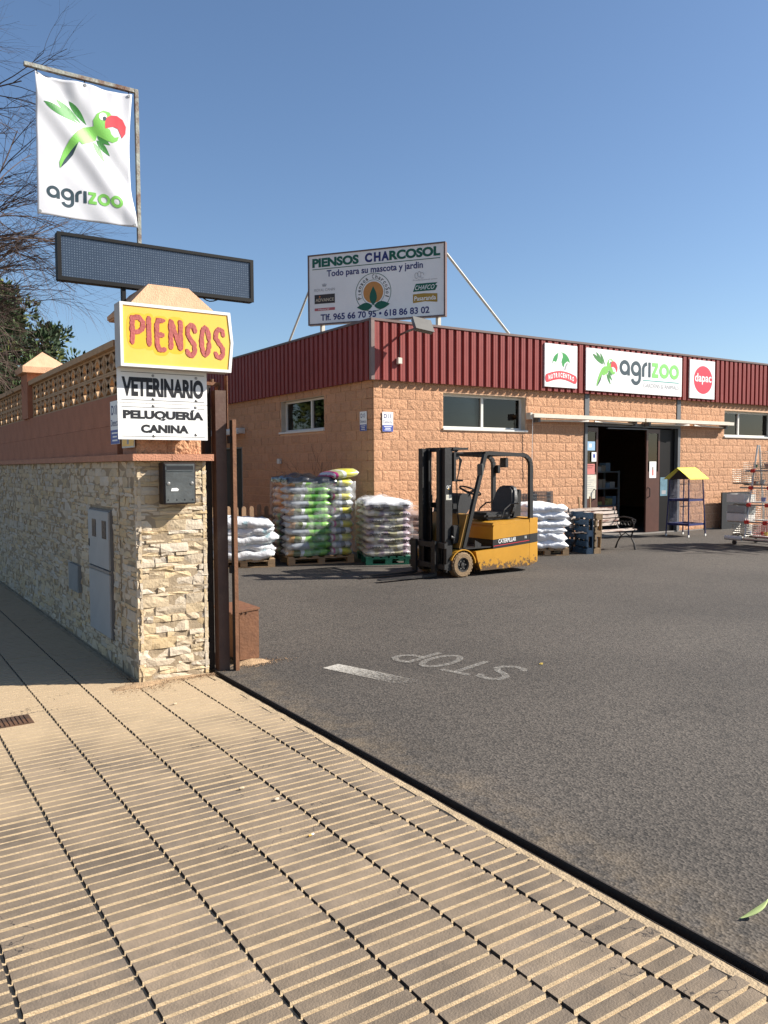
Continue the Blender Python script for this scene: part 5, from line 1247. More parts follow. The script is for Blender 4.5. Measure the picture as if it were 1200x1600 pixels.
def film_cover(t, w, d, z0, z1, m, name, lean=.05, seed=1, part=1.0):
    """crumpled cap of film drawn over the stack top"""
    nx, ny = 18, 14; mb = MB(); vs = []
    for j in range(ny+1):
        for i in range(nx+1):
            u, v = -1+2*i/nx, -1+2*j/ny; r_ = max(abs(u), abs(v))
            x = w/2+math.copysign(min(abs(u)*1.25, 1.0), u)*(w/2+.02); y = d/2+math.copysign(min(abs(v)*1.25, 1), v)*(d/2+.02)
            z = z1 if r_ < .8 else z1-(r_-.8)/.2*(z1-z0)
            z += .06*noise.noise((x*5+seed, y*5, 0))*(1 if r_ < .95 else .6) + (.09*math.exp(-((u+.2)**2*3+v*v*2)))
            vs.append((x+.02*noise.noise((z*6, y*6, seed)), y+.02*noise.noise((z*6, x*6, seed+4)), z))
    mb.add(vs, [(j*(nx+1)+i, j*(nx+1)+i+1, (j+1)*(nx+1)+i+1, (j+1)*(nx+1)+i) for j in range(ny) for i in range(nx)])
    return mb.build(name, m, t, smooth='all')
def film_sides(t, w, d, z0, z1, name='stretch_film', out=.03, seed=3):
    mb = MB(); ring = []; n = 40
    for k in range(n):
        a = 2*math.pi*k/n; ca, sa = math.cos(a), math.sin(a); s_ = 1/max(abs(ca), abs(sa)); ring.append((w/2+(w/2+out)*min(1, max(-1, ca*s_)), d/2+(d/2+out)*min(1, max(-1, sa*s_))))
    vs = []; nz_ = 16
    for j in range(nz_+1):
        z = z0+(z1-z0)*j/nz_
        for (x, y) in ring:
            q = .02*noise.noise((x*5, y*5, z*9+seed)); vs.append((x+(x-w/2)*q, y+(y-d/2)*q, z))
    mb.add(vs, [(j*n+k, j*n+(k+1) % n, (j+1)*n+(k+1) % n, (j+1)*n+k) for j in range(nz_) for k in range(n)])
    return mb.build(name, M_FILM, t, smooth='all')
def pinwheel(w, d, a, b): # four sack rectangles: (cx, cy, length, depth, turned)
    return [(a/2, b/2, a, b, 0), (a+(w-a)/2, (d-b)/2, d-b, w-a, 1), (w-a/2, d-b/2, a, b, 0), ((w-a)/2, b+(d-b)/2, d-b, w-a, 1)]
rg = random.Random(55)
def place_sack(t, me, x, y, z, turned, name='sack'):
    o = bpy.data.objects.new(name, me); COL.objects.link(o); o.parent = t; o.location = (x, y, z)
    o.rotation_euler = (rg.uniform(-.015, .015), rg.uniform(-.015, .015), (math.pi/2 if turned else 0)+rg.uniform(-.02, .02)); W[o] = Vector((x, y, z)); return o
# B: tall stack of printed compost sacks
pB = gr(451, 884); thB = -R(12)
tB = thing('compost_sack_stack', 'tall film-wrapped stack of green compost sacks on a wooden pallet', 'sack stack', (pB.x, pB.y, 0), thB, local=True)
pallet_parts(tB, 1.2, 1.15, M_WOOD)
a, b = .8, .5; w, d = 1.2, 1.15; hL = .122
mg = {k: [sack_mesh(L_, D_, hL*1.36, s_+i*10, m_) for i in range(2)] for k, (L_, D_, m_, s_) in dict(g1=(a+.03, b+.02, M_GS1, 1), g2=(a+.03, b+.02, M_GS2, 2), f=(d-b+.02, w-a+.03, M_GS4, 3), side=(d-b+.02, w-a+.03, M_SIDE, 5), tan=(d-b+.02, w-a+.03, M_TN, 6)).items()}
# the right-hand sacks lie across the front in the picture: short printed ends
mgF = [sack_mesh(w-a+.03, d-b+.02, hL*1.36, 40+i, M_GS3 if i % 2 == 0 else M_GS4) for i in range(4)]
for k in range(11):
    z = .144+hL*(k+.5)
    for q, (cx, cy, L_, D_, tr_) in enumerate(pinwheel(w, d, a, b)):
        jx, jy = rg.uniform(-.015, .015), rg.uniform(-.015, .015)
        if q == 1: place_sack(tB, mgF[(k % 2)+2*rg.randrange(2)], cx+jx, cy+jy, z, 0)
        elif q == 3: place_sack(tB, mg['tan' if k > 5 else 'side'][rg.randrange(2)], cx+jx, cy+jy, z, 1)
        else: place_sack(tB, mg['g1' if k % 2 == 0 else 'g2'][rg.randrange(2)], cx+jx, cy+jy, z, 0)
film_sides(tB, w, d, .16, 1.45)
film_cover(tB, .86, d, 1.42, 1.50, M_BFILM, 'black_film', seed=2)
sl_ = place_sack(tB, mgF[0], 1.02, .3, 1.57, 0); sl_.rotation_euler = (0, -.12, .2); sl_.scale = (1.3, 1, 1)
# C: white wrapped stack lettered CANNA TERRA, green pallet
pC = gr(572, 883.5); thC = -R(24)
tC = thing('canna_sack_stack', 'white film-wrapped stack of sacks lettered CANNA TERRA on green pallet', 'sack stack', (pC.x, pC.y, 0), thC, local=True)
w, d, hL = .8, 1.15, .114
pallet_parts(tC, w, d, M_GRWOOD)
mc = [sack_mesh(w+.03, .58, hL*1.2, 60+i, (M_CT1, M_CT2)[i % 2]) for i in range(4)]
for k in range(8):
    z = .144+hL*(k+.5)
    for q in range(2):
        o = place_sack(tC, mc[(k % 2)+2*rg.randrange(2)], w/2+rg.uniform(-.012, .012), .29+.57*q, z, 0)
        if q == 0:
            u = .06 if k % 2 else .4
            cu = Plane((u, -.036, z-.028), (1, 0, 0), (0, 0, 1)); mb = MB(); put_text(mb, 'CANNA TERRA', cu, (0, 0, .36, .045), .03, d=0.004)
            mb.build('lettering', P_BLACK, tC)
film_sides(tC, w, d, .15, 1.08, out=.028); film_cover(tC, w, d, 1.0, 1.11, M_FILM, 'film_cap', seed=5)
tw = film_cover(tC, w*.96, d*.96, 1.03, 1.09, mat('white_film', (.7, .71, .72), .25, .05, 5, .6, 9, spec=.6), 'white_cap', seed=8)
# second wrapped stack showing between the CANNA stack and the fork truck
tE = thing('brown_sack_stack', 'film-wrapped brown sack stack half hidden behind the fork truck mast', 'sack stack', (8.35, 11.95, 0), -R(24), local=True)
pallet_parts(tE, .8, 1.0, M_WOOD); me_ = [sack_mesh(.83, .52, .145, 80+i, mat('brown_sack', (.33, .2, .14), .5, .2, 8, .4, 12)) for i in range(2)]
for k in range(6):
    for q in range(2): place_sack(tE, me_[q], .4, .26+.5*q, .144+.12*(k+.5), 0)
film_sides(tE, .8, 1.0, .15, .88); film_cover(tE, .8, 1.0, .8, .88, M_FILM, 'film_cap', seed=15)
# loose white sacks: each its own thing
def loose(label_fmt, group, origin, th, w, d, n, hL, m, seed, ncol=1):
    M4 = Matrix.Translation(origin) @ Matrix.Rotation(th, 4, 'Z'); ms = [sack_mesh(w/ncol*(1.0+.07*(i%2)), d*.56, hL*(1.42+.12*(i%3)), seed+i*7, m, .035) for i in range(6)]
    nm = ['bottom', 'second', 'third', 'fourth', 'fifth', 'sixth', 'seventh']
    for k in range(n):
        for q in range(2):
            o = bpy.data.objects.new('sack', ms[rg.randrange(6)]); COL.objects.link(o); W[o] = Vector()
            p = M4 @ Vector((w/2+rg.uniform(-.05, .05), d*.26+d*.5*q+rg.uniform(-.02, .02), .144+hL*(k+.5)))
            o.location = p; o.rotation_euler = (rg.uniform(-.05, .05), rg.uniform(-.05, .05), th+rg.uniform(-.09, .09)+(math.pi if rg.random() < .5 else 0))
            lay = nm[k] if k < n-1 else 'top'
            tag(o, label_fmt % (('front' if q == 0 else 'rear'), lay), 'sack', group)
    return M4
pA = gr(430, 886); thA = -R(20); oA = Vector((pA.x, pA.y, 0)) - Vector((math.cos(thA), math.sin(thA), 0))*1.05
tA = thing('wooden_pallet', 'wooden pallet under the loose white sacks behind the gate', 'pallet', tuple(oA), thA, local=True); pallet_parts(tA, 1.05, .85, M_WOOD)
loose('white sack behind the gate, %s row, %s layer of its pallet', 'white sacks behind the gate', oA, thA, 1.05, .85, 5, .132, M_WS, 100)
pD = gr(889, 868); thD = -R(24); oD = Vector((pD.x, pD.y, 0)) - Vector((math.cos(thD), math.sin(thD), 0))*.85
tD = thing('wooden_pallet', 'wooden pallet under the white sacks right of the fork truck', 'pallet', tuple(oD), thD, local=True); pallet_parts(tD, .85, 1.0, M_WOOD)
loose('bright white sack right of the fork truck, %s row, %s layer', 'white sacks right of the fork truck', oD, thD, .85, 1.0, 6, .135, M_WS2, 120)
# standing pallets: painted blue, then raw wood beside it
def standing(label, x, y, m, lean, L_=.86, H_=.8):
    t = thing('standing_pallet', label, 'pallet', (x, y, 0), -R(18), local=True)
    M = Matrix.Rotation(R(lean), 4, 'Y') @ Matrix(((0, 0, -1, .144), (0, 1, 0, 0), (1, 0, 0, 0), (0, 0, 0, 1)))
    pallet_parts(t, H_, L_, m, M); return t
standing('blue painted pallet standing on edge beside the white sacks', 11.80, 10.72, M_BLWOOD, 0)
standing('raw wood pallet standing on edge between blue pallet and bench', 11.99, 10.70, M_WOOD, 3, .8, .78)
# wire mesh rolls
M_WIRE = mat('galvanised_wire', (.2, .21, .21), .45, .2, 10, metal=.6)
for i, (x, y, h_, r_) in enumerate(((12.05, 12.65, 1.12, .22), (12.55, 12.7, 1.16, .24))):
    t = thing('wire_roll', ('left' if i == 0 else 'right')+' roll of grey wire mesh standing by the wall left of the entrance', 'wire roll', (x, y, 0))
    mb = MB()
    for lay in range(3):
        rr = r_-.035*lay; n = 46
        for k in range(n):
            a = 2*math.pi*(k+.3*lay)/n; mb.tube([(x+rr*math.cos(a), y+rr*math.sin(a), .005), (x+rr*math.cos(a), y+rr*math.sin(a), h_-.01*lay)], .0028, 3, cap=False)
    tag(mb.build('upright_wires', M_WIRE, t), kind='stuff')
    mb = MB()
    for lay in range(3):
        rr = r_-.035*lay
        for j in range(16): z = .01+(h_-.03)*j/15; mb.tube([(x+rr*math.cos(a), y+rr*math.sin(a), z) for a in [2*math.pi*k/24 for k in range(25)]], .0028, 3, cap=False)
    tag(mb.build('cross_wires', M_WIRE, t), kind='stuff')
# two stakes leaning by the door
for i, (x, a) in enumerate(((13.9, -.12), (14.15, .0))):
    mb = MB(); mb.box(x-.015, x+.015, 12.75, 12.78, 0, 1.0, rot=Matrix.Rotation(a, 3, 'Y'), piv=(x, 12.76, 0)); tag(mb.build('wooden_stake', M_WOOD), ('leaning' if i == 0 else 'upright')+' pale stake behind the bench left of the door', 'stake')
# picket fence behind the sacks
M_PICK = mat('weathered_picket', (.27, .17, .1), .85, .25, 5, .3, 40, stretch=(4, 4, 1), rnd_v=.15)
pf = thing('picket_fence', 'low weathered wooden picket fence behind the white sacks', 'fence', (6.2, 14.2, 0))
for z in (.3, .72):
    mb = MB(); mb.box(5.2, 7.6, 14.2, 14.23, z, z+.07); mb.build('rail', M_PICK, pf)
for i in range(15):
    x = 5.25+.157*i; hh = rg.uniform(.95, 1.0); mb = MB(); mb.prism([(x, 0), (x+.085, 0), (x+.085, hh-.04), (x+.07, hh-.01), (x+.0425, hh), (x+.015, hh-.01), (x, hh-.04)], 'y', 14.172, 14.198); mb.build('picket', M_PICK, pf)
# bare shrub by the shaded wall
def twigs(mb, p, d, L_, r_, lev, rg, spread=.7, droop=0, n=(3, 5), seg=4, up=.0):
    pts = [Vector(p)]; rad = [r_]; dd = Vector(d).normalized()
    for i in range(seg):
        dd = (dd + Vector((rg.uniform(-.16, .16), rg.uniform(-.16, .16), rg.uniform(-.16, .16)-droop+up))).normalized(); pts.append(pts[-1]+dd*L_/seg); rad.append(r_*(1-.55*(i+1)/seg))
    mb.tube(pts, rad, 5 if r_ > .02 else 4 if r_ > .006 else 3, cap=False)
    if lev <= 0: return
    for k in range(rg.randint(*n)):
        t_ = rg.uniform(.25, 1.0); i = min(int(t_*seg), seg-1); q = pts[i].lerp(pts[i+1], t_*seg-i); ax_ = Vector((rg.gauss(0, 1), rg.gauss(0, 1), rg.gauss(0, .8))).normalized()
        nd = (dd + ax_*spread).normalized(); twigs(mb, q, nd, L_*rg.uniform(.5, .75), rad[i]*.62, lev-1, rg, spread, droop, n, seg, up)
rs = random.Random(12); mb = MB()
for k in range(6): twigs(mb, (7.75, 13.75, 0), (rs.uniform(-.3, .25), rs.uniform(-.3, .1), 1), 1.35, .012, 2, rs, .6, n=(2, 4))
tag(mb.build('bare_shrub', mat('twig_brown', (.06, .035, .022), .9)), 'thin bare shrub behind the tall green sack stack', 'shrub')

# ------------------------------------------------------------------ bench
M_BWOOD = mat('worn_white_bench', (.5, .42, .36), .75, .2, 7, .3, 40, col2=(.14, .06, .04), c2scale=5, c2lo=.5, c2hi=.6, stretch=(.4, 4, 4), rnd_v=.08)
M_IRON = mat('black_iron', (.018, .016, .015), .5, .2, 8)
bx0 = 11.83; bn_ = thing('bench', 'garden bench with peeling pale slats and black iron ends by the entrance', 'bench', (12.75, 11.05, 0))
by = 11.02
for i in range(5):
    yy = by-.28+.082*i; mb = MB(); mb.bbox(bx0, 13.3, yy, yy+.068, .405-.012*abs(i-1), .43-.012*abs(i-1), .005); mb.build('seat_slat', M_BWOOD, bn_)
for i in range(5):
    z = .475+.078*i; yy = by+.155+.028*i; mb = MB(); mb.bbox(bx0, 13.3, yy, yy+.024, z, z+.062, .005); mb.build('back_slat', M_BWOOD, bn_)
for x in (11.9, 13.22):
    mb = MB(); Pz = lambda y, z: (x, by+y, z)
    mb.tube([Pz(-.3, .0), Pz(-.27, .12), Pz(-.2, .24), Pz(-.24, .39)], [.022, .015, .016, .018], 8)
    mb.tube([Pz(.2, .0), Pz(.15, .13), Pz(.06, .26), Pz(.12, .38)], [.022, .015, .016, .018], 8)
    mb.tube([Pz(-.29, .4), Pz(-.1, .385), Pz(.12, .395), Pz(.19, .5), Pz(.275, .86)], .016, 8)
    mb.tube([Pz(.21, .62), Pz(.0, .66), Pz(-.2, .64), Pz(-.3, .6), Pz(-.29, .55), Pz(-.25, .57)], .014, 8)
    mb.tube([Pz(-.24, .41), Pz(-.26, .52), Pz(-.2, .63)], .013, 8)
    for k in range(4): mb.tube([Pz(-.15+.09*k+.035*math.cos(a), .53+.045*math.sin(a), ) for a in [i*.6 for i in range(11)]], .008, 5)
    mb.tube([Pz(-.2, .25), Pz(-.05, .33), Pz(.06, .26)], .01, 6); mb.build('iron_end', M_IRON, bn_)

# ------------------------------------------------------------------ bird cage stand with yellow roof
M_NAVY = mat('navy_tube', (.015, .022, .1), .4, .1, 6)
cg = thing('cage_stand', 'tall two-tier cage stand with yellow gable roof beside the entrance', 'cage', (16.5, 11.85, 0), R(3), local=True)
wb, wa, rz = .6, .52, 1.36
cs = [(0, 0), (wb, 0), (wb, wa), (0, wa)]
for (x, y) in cs:
    sx_, sy_ = (x-wb/2)*.16, (y-wa/2)*.16
    mb = MB(); mb.tube([(x+sx_, y+sy_, .06), (x-sx_*.2, y-sy_*.2, rz)], .016, 8); mb.build('leg', M_NAVY, cg)
    mb = MB(); mb.lathe([(.0, -.014), (.03, -.012), (.03, .012), (0, .014)], (x+sx_, y+sy_, .03), (0, 1, 0), 14); mb.build('castor', M_ALU, cg)
for z in (.27, .85):
    mb = MB(); e = .03*(1-z); mb.box(-e, wb+e, -e, -e+.03, z, z+.05); mb.box(-e, wb+e, wa+e-.03, wa+e, z, z+.05); mb.box(-e, -e+.03, -e+.031, wa+e-.031, z, z+.05); mb.box(wb+e-.03, wb+e, -e+.031, wa+e-.031, z, z+.05); mb.box(-e+.03, wb+e-.03, -e+.031, wa+e-.031, z+.005, z+.015); mb.build('tray', M_NAVY, cg)
mb = MB()
for k in range(17):
    t_ = k/16
    for (z0_, z1_) in ((.33, .84), (.91, rz)):
        mb.tube([(wb*t_, wa, z0_), (wb*t_, wa, z1_)], .0018, 3, cap=False); mb.tube([(0, wa*t_, z0_), (0, wa*t_, z1_)], .0018, 3, cap=False); mb.tube([(wb*t_, 0, z0_), (wb*t_, 0, z1_)], .0018, 3, cap=False); mb.tube([(wb, wa*t_, z0_), (wb, wa*t_, z1_)], .0018, 3, cap=False)
for z in [.33+.03*i for i in range(18)]+[.91+.03*i for i in range(15)]:
    for q in (((0, 0), (wb, 0)), ((wb, 0), (wb, wa)), ((wb, wa), (0, wa)), ((0, wa), (0, 0))): mb.tube([(q[0][0], q[0][1], z), (q[1][0], q[1][1], z)], .0014, 3, cap=False)
tag(mb.build('wire_mesh', mat('pale_wire', (.3, .29, .34), .5, .1, 5), cg), kind='stuff')
for z in (.72, 1.25): 
    mb = MB(); mb.tube([(.06, wa/2, z), (wb-.06, wa/2+.05, z)], .01, 6); mb.build('perch', mat('perch_grey', (.14, .13, .14), .6), cg)
M_YROOF = mat('bright_yellow_roof', (.78, .72, .06), .5, .06, 5)
mb = MB(); o = .09; zr = 1.63; ze = 1.37
for sgn, y0 in ((-1, -o), (1, wa+o)):
    ym = wa/2; mb2 = MB(); mb2.add([(-o, y0, ze), (wb+o, y0, ze), (wb+o, ym, zr), (-o, ym, zr), (-o, y0, ze+.014), (wb+o, y0, ze+.014), (wb+o, ym, zr+.014), (-o, ym, zr+.014)], [(0, 1, 2, 3), (7, 6, 5, 4), (0, 4, 5, 1), (1, 5, 6, 2), (2, 6, 7, 3), (3, 7, 4, 0)]); mb2.build('roof_panel', M_YROOF, cg)
mb.prism([(0, ze), (wa, ze), (wa/2, zr-.03)], 'x', .0, .012); mb.build('gable', mat('gable_dark', (.03, .02, .02), .6), cg)

# ------------------------------------------------------------------ display rack of cages and trays
pR = gr(1140, 851); M_CHR = mat('rack_steel', (.38, .36, .32), .35, .15, 8, metal=.6); M_TRAY = mat('white_tray', (.62, .6, .56), .45, .06, 5); M_CLIP = mat('red_clip', (.6, .03, .02), .5, .06)
rk = thing('display_rack', 'wheeled steel display rack hung with wire cages and white trays', 'display rack', (pR.x+.1, pR.y+.05, 0), -R(92), local=True)
RL_ = 2.4
def T(nm, pts, r_, m=M_CHR, n=8): mb = MB(); mb.tube(pts, r_, n); return mb.build(nm, m, rk)
for y in (0, .75): T('base_rail', [(-.05, y, .13), (RL_, y, .13)], .03)
for x in (0, RL_): T('base_cross', [(x, 0, .165), (x, .75, .165)], .025)
T('end_roller', [(-.12, 0, .14), (.28, 0, .14)], .05, M_TRAY, 14)
for (x, y) in ((.1, 0), (.95, 0), (1.9, 0), (.1, .75), (1.9, .75)):
    mb = MB(); mb.lathe([(0, -.015), (.05, -.015), (.05, .015), (0, .015)], (x, y, .05), (0, 1, 0), 16); mb.tube([(x, y, .05), (x+.02, y, .1)], .012, 6); mb.build('castor', P_BLACK, rk)
for x in (.32, 1.15, 2.0):
    T('upright', [(x, .02, .17), (x+.05, .34, 2.12)], .018, M_TRAY); T('upright', [(x, .73, .17), (x+.05, .4, 2.12)], .018, M_TRAY)
rk_r = random.Random(4)
tiers = (.5, .86, 1.22, 1.58)
for ti, z in enumerate(tiers):
    y = .02+.32*(z-.17)/1.83
    T('shelf_bar', [(-.1+.1*ti, y-.05, z), (RL_, y-.05, z)], .017)
    for x in (.36, .78, 1.2, 1.7):
        mb = MB(); mb.bbox(x-.045, x+.045, y-.085, y-.02, z-.04, z+.035, .008); mb.build('clip', M_CLIP, rk)
def wire_basket(x0, x1, y0, y1, z0, z1, m=M_CHR, st_=.04, r_=.0036):
    mb = MB()
    nx = max(2, int((x1-x0)/st_)); nz_ = max(2, int((z1-z0)/st_)); nyy = max(2, int((y1-y0)/st_))
    for i in range(nx+1):
        x = x0+(x1-x0)*i/nx; mb.tube([(x, y0, z1), (x, y0, z0), (x, y1, z0), (x, y1, z1)], r_, 3, cap=False)
    for j in range(nz_+1):
        z = z0+(z1-z0)*j/nz_; mb.tube([(x0, y0, z), (x1, y0, z), (x1, y1, z), (x0, y1, z), (x0, y0, z)], r_, 3, cap=False)
    for j in range(nyy+1):
        y = y0+(y1-y0)*j/nyy; mb.tube([(x0, y, z0), (x1, y, z0)], r_, 3, cap=False)
    return tag(mb.build('wire_cage', m, rk), kind='stuff')
M_PLW = mat('pale_wire_cage', (.45, .43, .4), .4, .1, 6)
M_RWI = mat('red_wire', (.5, .05, .04), .5, .1, 6)
for (a_, b_, z0_, z1_, y0_, m_) in ((.45, 1.1, .19, .45, .1, M_RWI), (1.2, 1.95, .19, .45, .1, M_PLW), (.4, 1.05, .53, .8, .15, M_PLW), (1.1, 1.9, .53, .82, .15, M_PLW), (.25, .95, .9, 1.16, .2, M_PLW), (1.0, 1.8, .9, 1.17, .2, M_CHR), (.12, .7, 1.27, 1.75, .22, M_CHR), (.8, 1.6, 1.26, 1.56, .24, M_PLW), (.5, 1.3, 1.62, 1.98, .25, M_CHR), (-.05, .3, 1.3, 1.6, .1, M_CHR), (.0, .28, .2, .42, .05, M_CHR), (.9, 1.7, 1.9, 2.2, .2, M_PLW)):
    wire_basket(a_, b_, y0_, y0_+.3, z0_, z1_, m_)
    mb = MB(); mb.box(a_+.01, b_-.01, y0_+.01, y0_+.29, z0_+.004, z0_+.02); mb.build('cage_tray', M_TRAY if m_ != M_CHR else P_BLACK, rk)
for (x0_, z, hh, lab) in ((-.12, .92, .16, 0), (-.12, .5, .2, 1), (-.1, .68, .16, 2)):
    mb = MB(); x1_ = x0_+.42; y0_, y1_ = .02, .4; t_ = .012
    mb.box(x0_, x1_, y0_, y0_+t_, z, z+hh); mb.box(x0_, x1_, y1_-t_, y1_, z, z+hh); mb.box(x0_, x0_+t_, y0_+t_, y1_-t_, z, z+hh); mb.box(x1_-t_, x1_, y0_+t_, y1_-t_, z, z+hh); mb.box(x0_, x1_, y0_, y1_, z-.012, z-.0005); mb.build('plastic_tray', M_TRAY if lab != 2 else mat('clear_grey_tray', (.3, .31, .3), .3), rk)
T('carry_handle', [(.75+.16*math.cos(a), .37, 1.98+.3*math.sin(a)) for a in [math.pi*i/10 for i in range(11)]], .012, P_BLACK)
# accessories of odd colours inside the cages
cols = [mat('cup_%d' % i, c, .5, .08) for i, c in enumerate(((.35, .05, .04), (.05, .2, .1), (.06, .1, .3), (.5, .45, .1), (.5, .5, .48), (.12, .12, .12)))]
for i in range(34):
    x = rk_r.uniform(.2, 2.0); z = rk_r.choice((.215, .555, .925, 1.295, 1.645)); y = .25+rk_r.uniform(0, .2); s_ = rk_r.uniform(.03, .06)
    mb = MB(); mb.lathe([(s_*.7, 0), (s_, s_*1.6), (s_*.9, s_*1.6), (s_*.6, .005)], (x, y, z), (0, 0, 1), 10); mb.build('feed_cup', cols[rk_r.randrange(6)], rk)
mb = MB(); mb.box(19.25, 20.5, 12.80, 12.84, 0, .98); tag(mb.build('dark_board', P_BLACK), 'dark board leaning at the wall behind the cage rack', 'board')
# ------------------------------------------------------------------ fork truck (local: x forward, y left, z up)
M_CYEL = mat('truck_yellow', (.46, .225, .02), .42, .1, 3, .05, 20, col2=(.36, .19, .04), c2scale=3.5, c2lo=.6, c2hi=.85)
N, L, B = nodes(M_CYEL)      # mud and chipped paint low on the body
ge = N.new('ShaderNodeNewGeometry'); sx = N.new('ShaderNodeSeparateXYZ'); L.new(ge.outputs['Position'], sx.inputs[0])
nn = N.new('ShaderNodeTexNoise'); nn.inputs['Scale'].default_value = 14; nn.inputs['Detail'].default_value = 8; nn.inputs['Roughness'].default_value = .75; L.new(ge.outputs['Position'], nn.inputs[0])
a1 = N.new('ShaderNodeMapRange'); a1.inputs[1].default_value = .08; a1.inputs[2].default_value = .3; a1.inputs[3].default_value = .3; a1.inputs[4].default_value = 0; L.new(sx.outputs[2], a1.inputs[0])
a2 = N.new('ShaderNodeMath'); L.new(nn.outputs[0], a2.inputs[0]); L.new(a1.outputs[0], a2.inputs[1])
a3 = N.new('ShaderNodeMapRange'); a3.inputs[1].default_value = .66; a3.inputs[2].default_value = .74; L.new(a2.outputs[0], a3.inputs[0])
mx = N.new('ShaderNodeMix'); mx.data_type = 'RGBA'; mx.inputs[7].default_value = (.09, .055, .03, 1); hs = [n for n in N if n.type == 'HUE_SAT'][0]
L.new(a3.outputs[0], mx.inputs[0]); L.new(hs.outputs[0], mx.inputs[6]); L.new(mx.outputs[2], B.inputs['Base Color'])
M_TBLK = mat('truck_black', (.008, .0075, .0075), .55, .25, 6, .1, 40)
M_TGRY = mat('mast_dark_grey', (.013, .012, .012), .55, .25, 8, .15, 40, col2=(.045, .038, .03), c2scale=5, c2lo=.6, c2hi=.8)
M_SEAT = mat('seat_vinyl', (.02, .02, .021), .55, .15, 10, .2, 60)
M_TYRE = mat('dusty_tyre', (.2, .135, .075), .95, .3, 12, .4, 50)
M_RIM = mat('wheel_rim', (.03, .028, .026), .5, .3, 10, .1, 40)
fk = thing('fork_truck', 'yellow and black fork truck with empty forks lowered in the yard', 'fork truck', (7.8, 10.04, 0), math.pi, local=True)
def FB(nm, m, parent=fk, smooth=False, **k): return lambda mb: mb.build(nm, m, parent, smooth)
HWd = .49
def wheel(x, y, r_, w_, side):
    mb = MB(); prof = [(r_*.58, -w_/2), (r_*.9, -w_/2), (r_, -w_*.36), (r_, w_*.36), (r_*.9, w_/2), (r_*.58, w_/2)]
    mb.lathe(prof+[prof[0]], (x, y, r_), (0, 1, 0), 40, caps=False)
    n = 22
    for k in range(n):
        a = 2*math.pi*k/n; c = Vector((x+(r_-.001)*math.cos(a), y, r_+(r_-.001)*math.sin(a)))
        if c.z < .012: continue
        rot = Matrix.Rotation(-a, 3, 'Y'); mb.box(c.x-.006, c.x+.006, y-w_*.42, y+w_*.42, c.z-.014, c.z+.014, rot=rot, piv=c)
    t = mb.build('wheel', M_TYRE, fk)
    s_ = side; mb = MB(); mb.lathe([(r_*.575, -w_*.4), (r_*.575, w_*.44), (r_*.5, w_*.44), (r_*.45, w_*.2), (r_*.2, w_*.22), (r_*.17, w_*.42), (0, w_*.44)], (x, y, r_), (0, s_, 0), 32, caps=False); rm_ = mb.build('rim', M_RIM, t, smooth=True)
    for k in range(6):
        a = 2*math.pi*k/6; mb = MB(); c = Vector((x+r_*.33*math.cos(a), y+s_*w_*.2, r_+r_*.33*math.sin(a))); mb.tube([c, c+Vector((0, s_*.022, 0))], .009, 6); mb.build('wheel_nut', M_SCREW, t)
wheel(0, .415, .195, .15, 1); wheel(0, -.415, .195, .15, -1); wheel(-1.0, .12, .15, .12, 1); wheel(-1.0, -.12, .15, .12, -1)
# chassis lower body with wheel arch
prof = [(-.24, .385), (-.9, .425), (-1.243, .452), (-1.243, .10), (-1.2, .085), (-.33, .08), (-.30, .17), (-.265, .28)]
mb = MB(); mb.prism(prof, 'y', -HWd, HWd); mb.build('lower_body', M_CYEL, fk)
mb = MB(); mb.prism([(.2, .085), (.2, .4), (-.235, .4), (-.235, .36), (-.26, .27), (-.29, .1)], 'y', -.325, .325); mb.build('front_axle_housing', M_TBLK, fk)
# fender arch
mb = MB(); n = 12; arcp = [(.235*math.cos(R(a)), .195+.225*math.sin(R(a))) for a in [20+ (178-20)*i/n for i in range(n+1)]]
for s_ in (-1, 1):
    y0, y1 = (.33, HWd) if s_ > 0 else (-HWd, -.33); vs = []
    for (x, z) in arcp: vs += [(x, y0, z), (x, y1, z), (x*1.04, y0, z+.014), (x*1.04, y1, z+.014)]
    mb.add(vs, [q for i in range(n) for q in ((4*i, 4*i+1, 4*i+5, 4*i+4), (4*i+2, 4*i+6, 4*i+7, 4*i+3), (4*i+1, 4*i+3, 4*i+7, 4*i+5), (4*i, 4*i+4, 4*i+6, 4*i+2))])
    mb.build('fender', M_CYEL, fk); mb = MB()
# floor plate and step
mb = MB(); mb.box(-.55, .05, -HWd+.02, HWd-.02, .4285, .448); mb.build('floor_plate', M_TGRY, fk)
mb = MB(); mb.prism([(-.24, .449), (-.24, .56), (-.35, .50), (-.35, .449)], 'y', HWd-.035, HWd-.02); mb.build('step_guard', M_TGRY, fk)
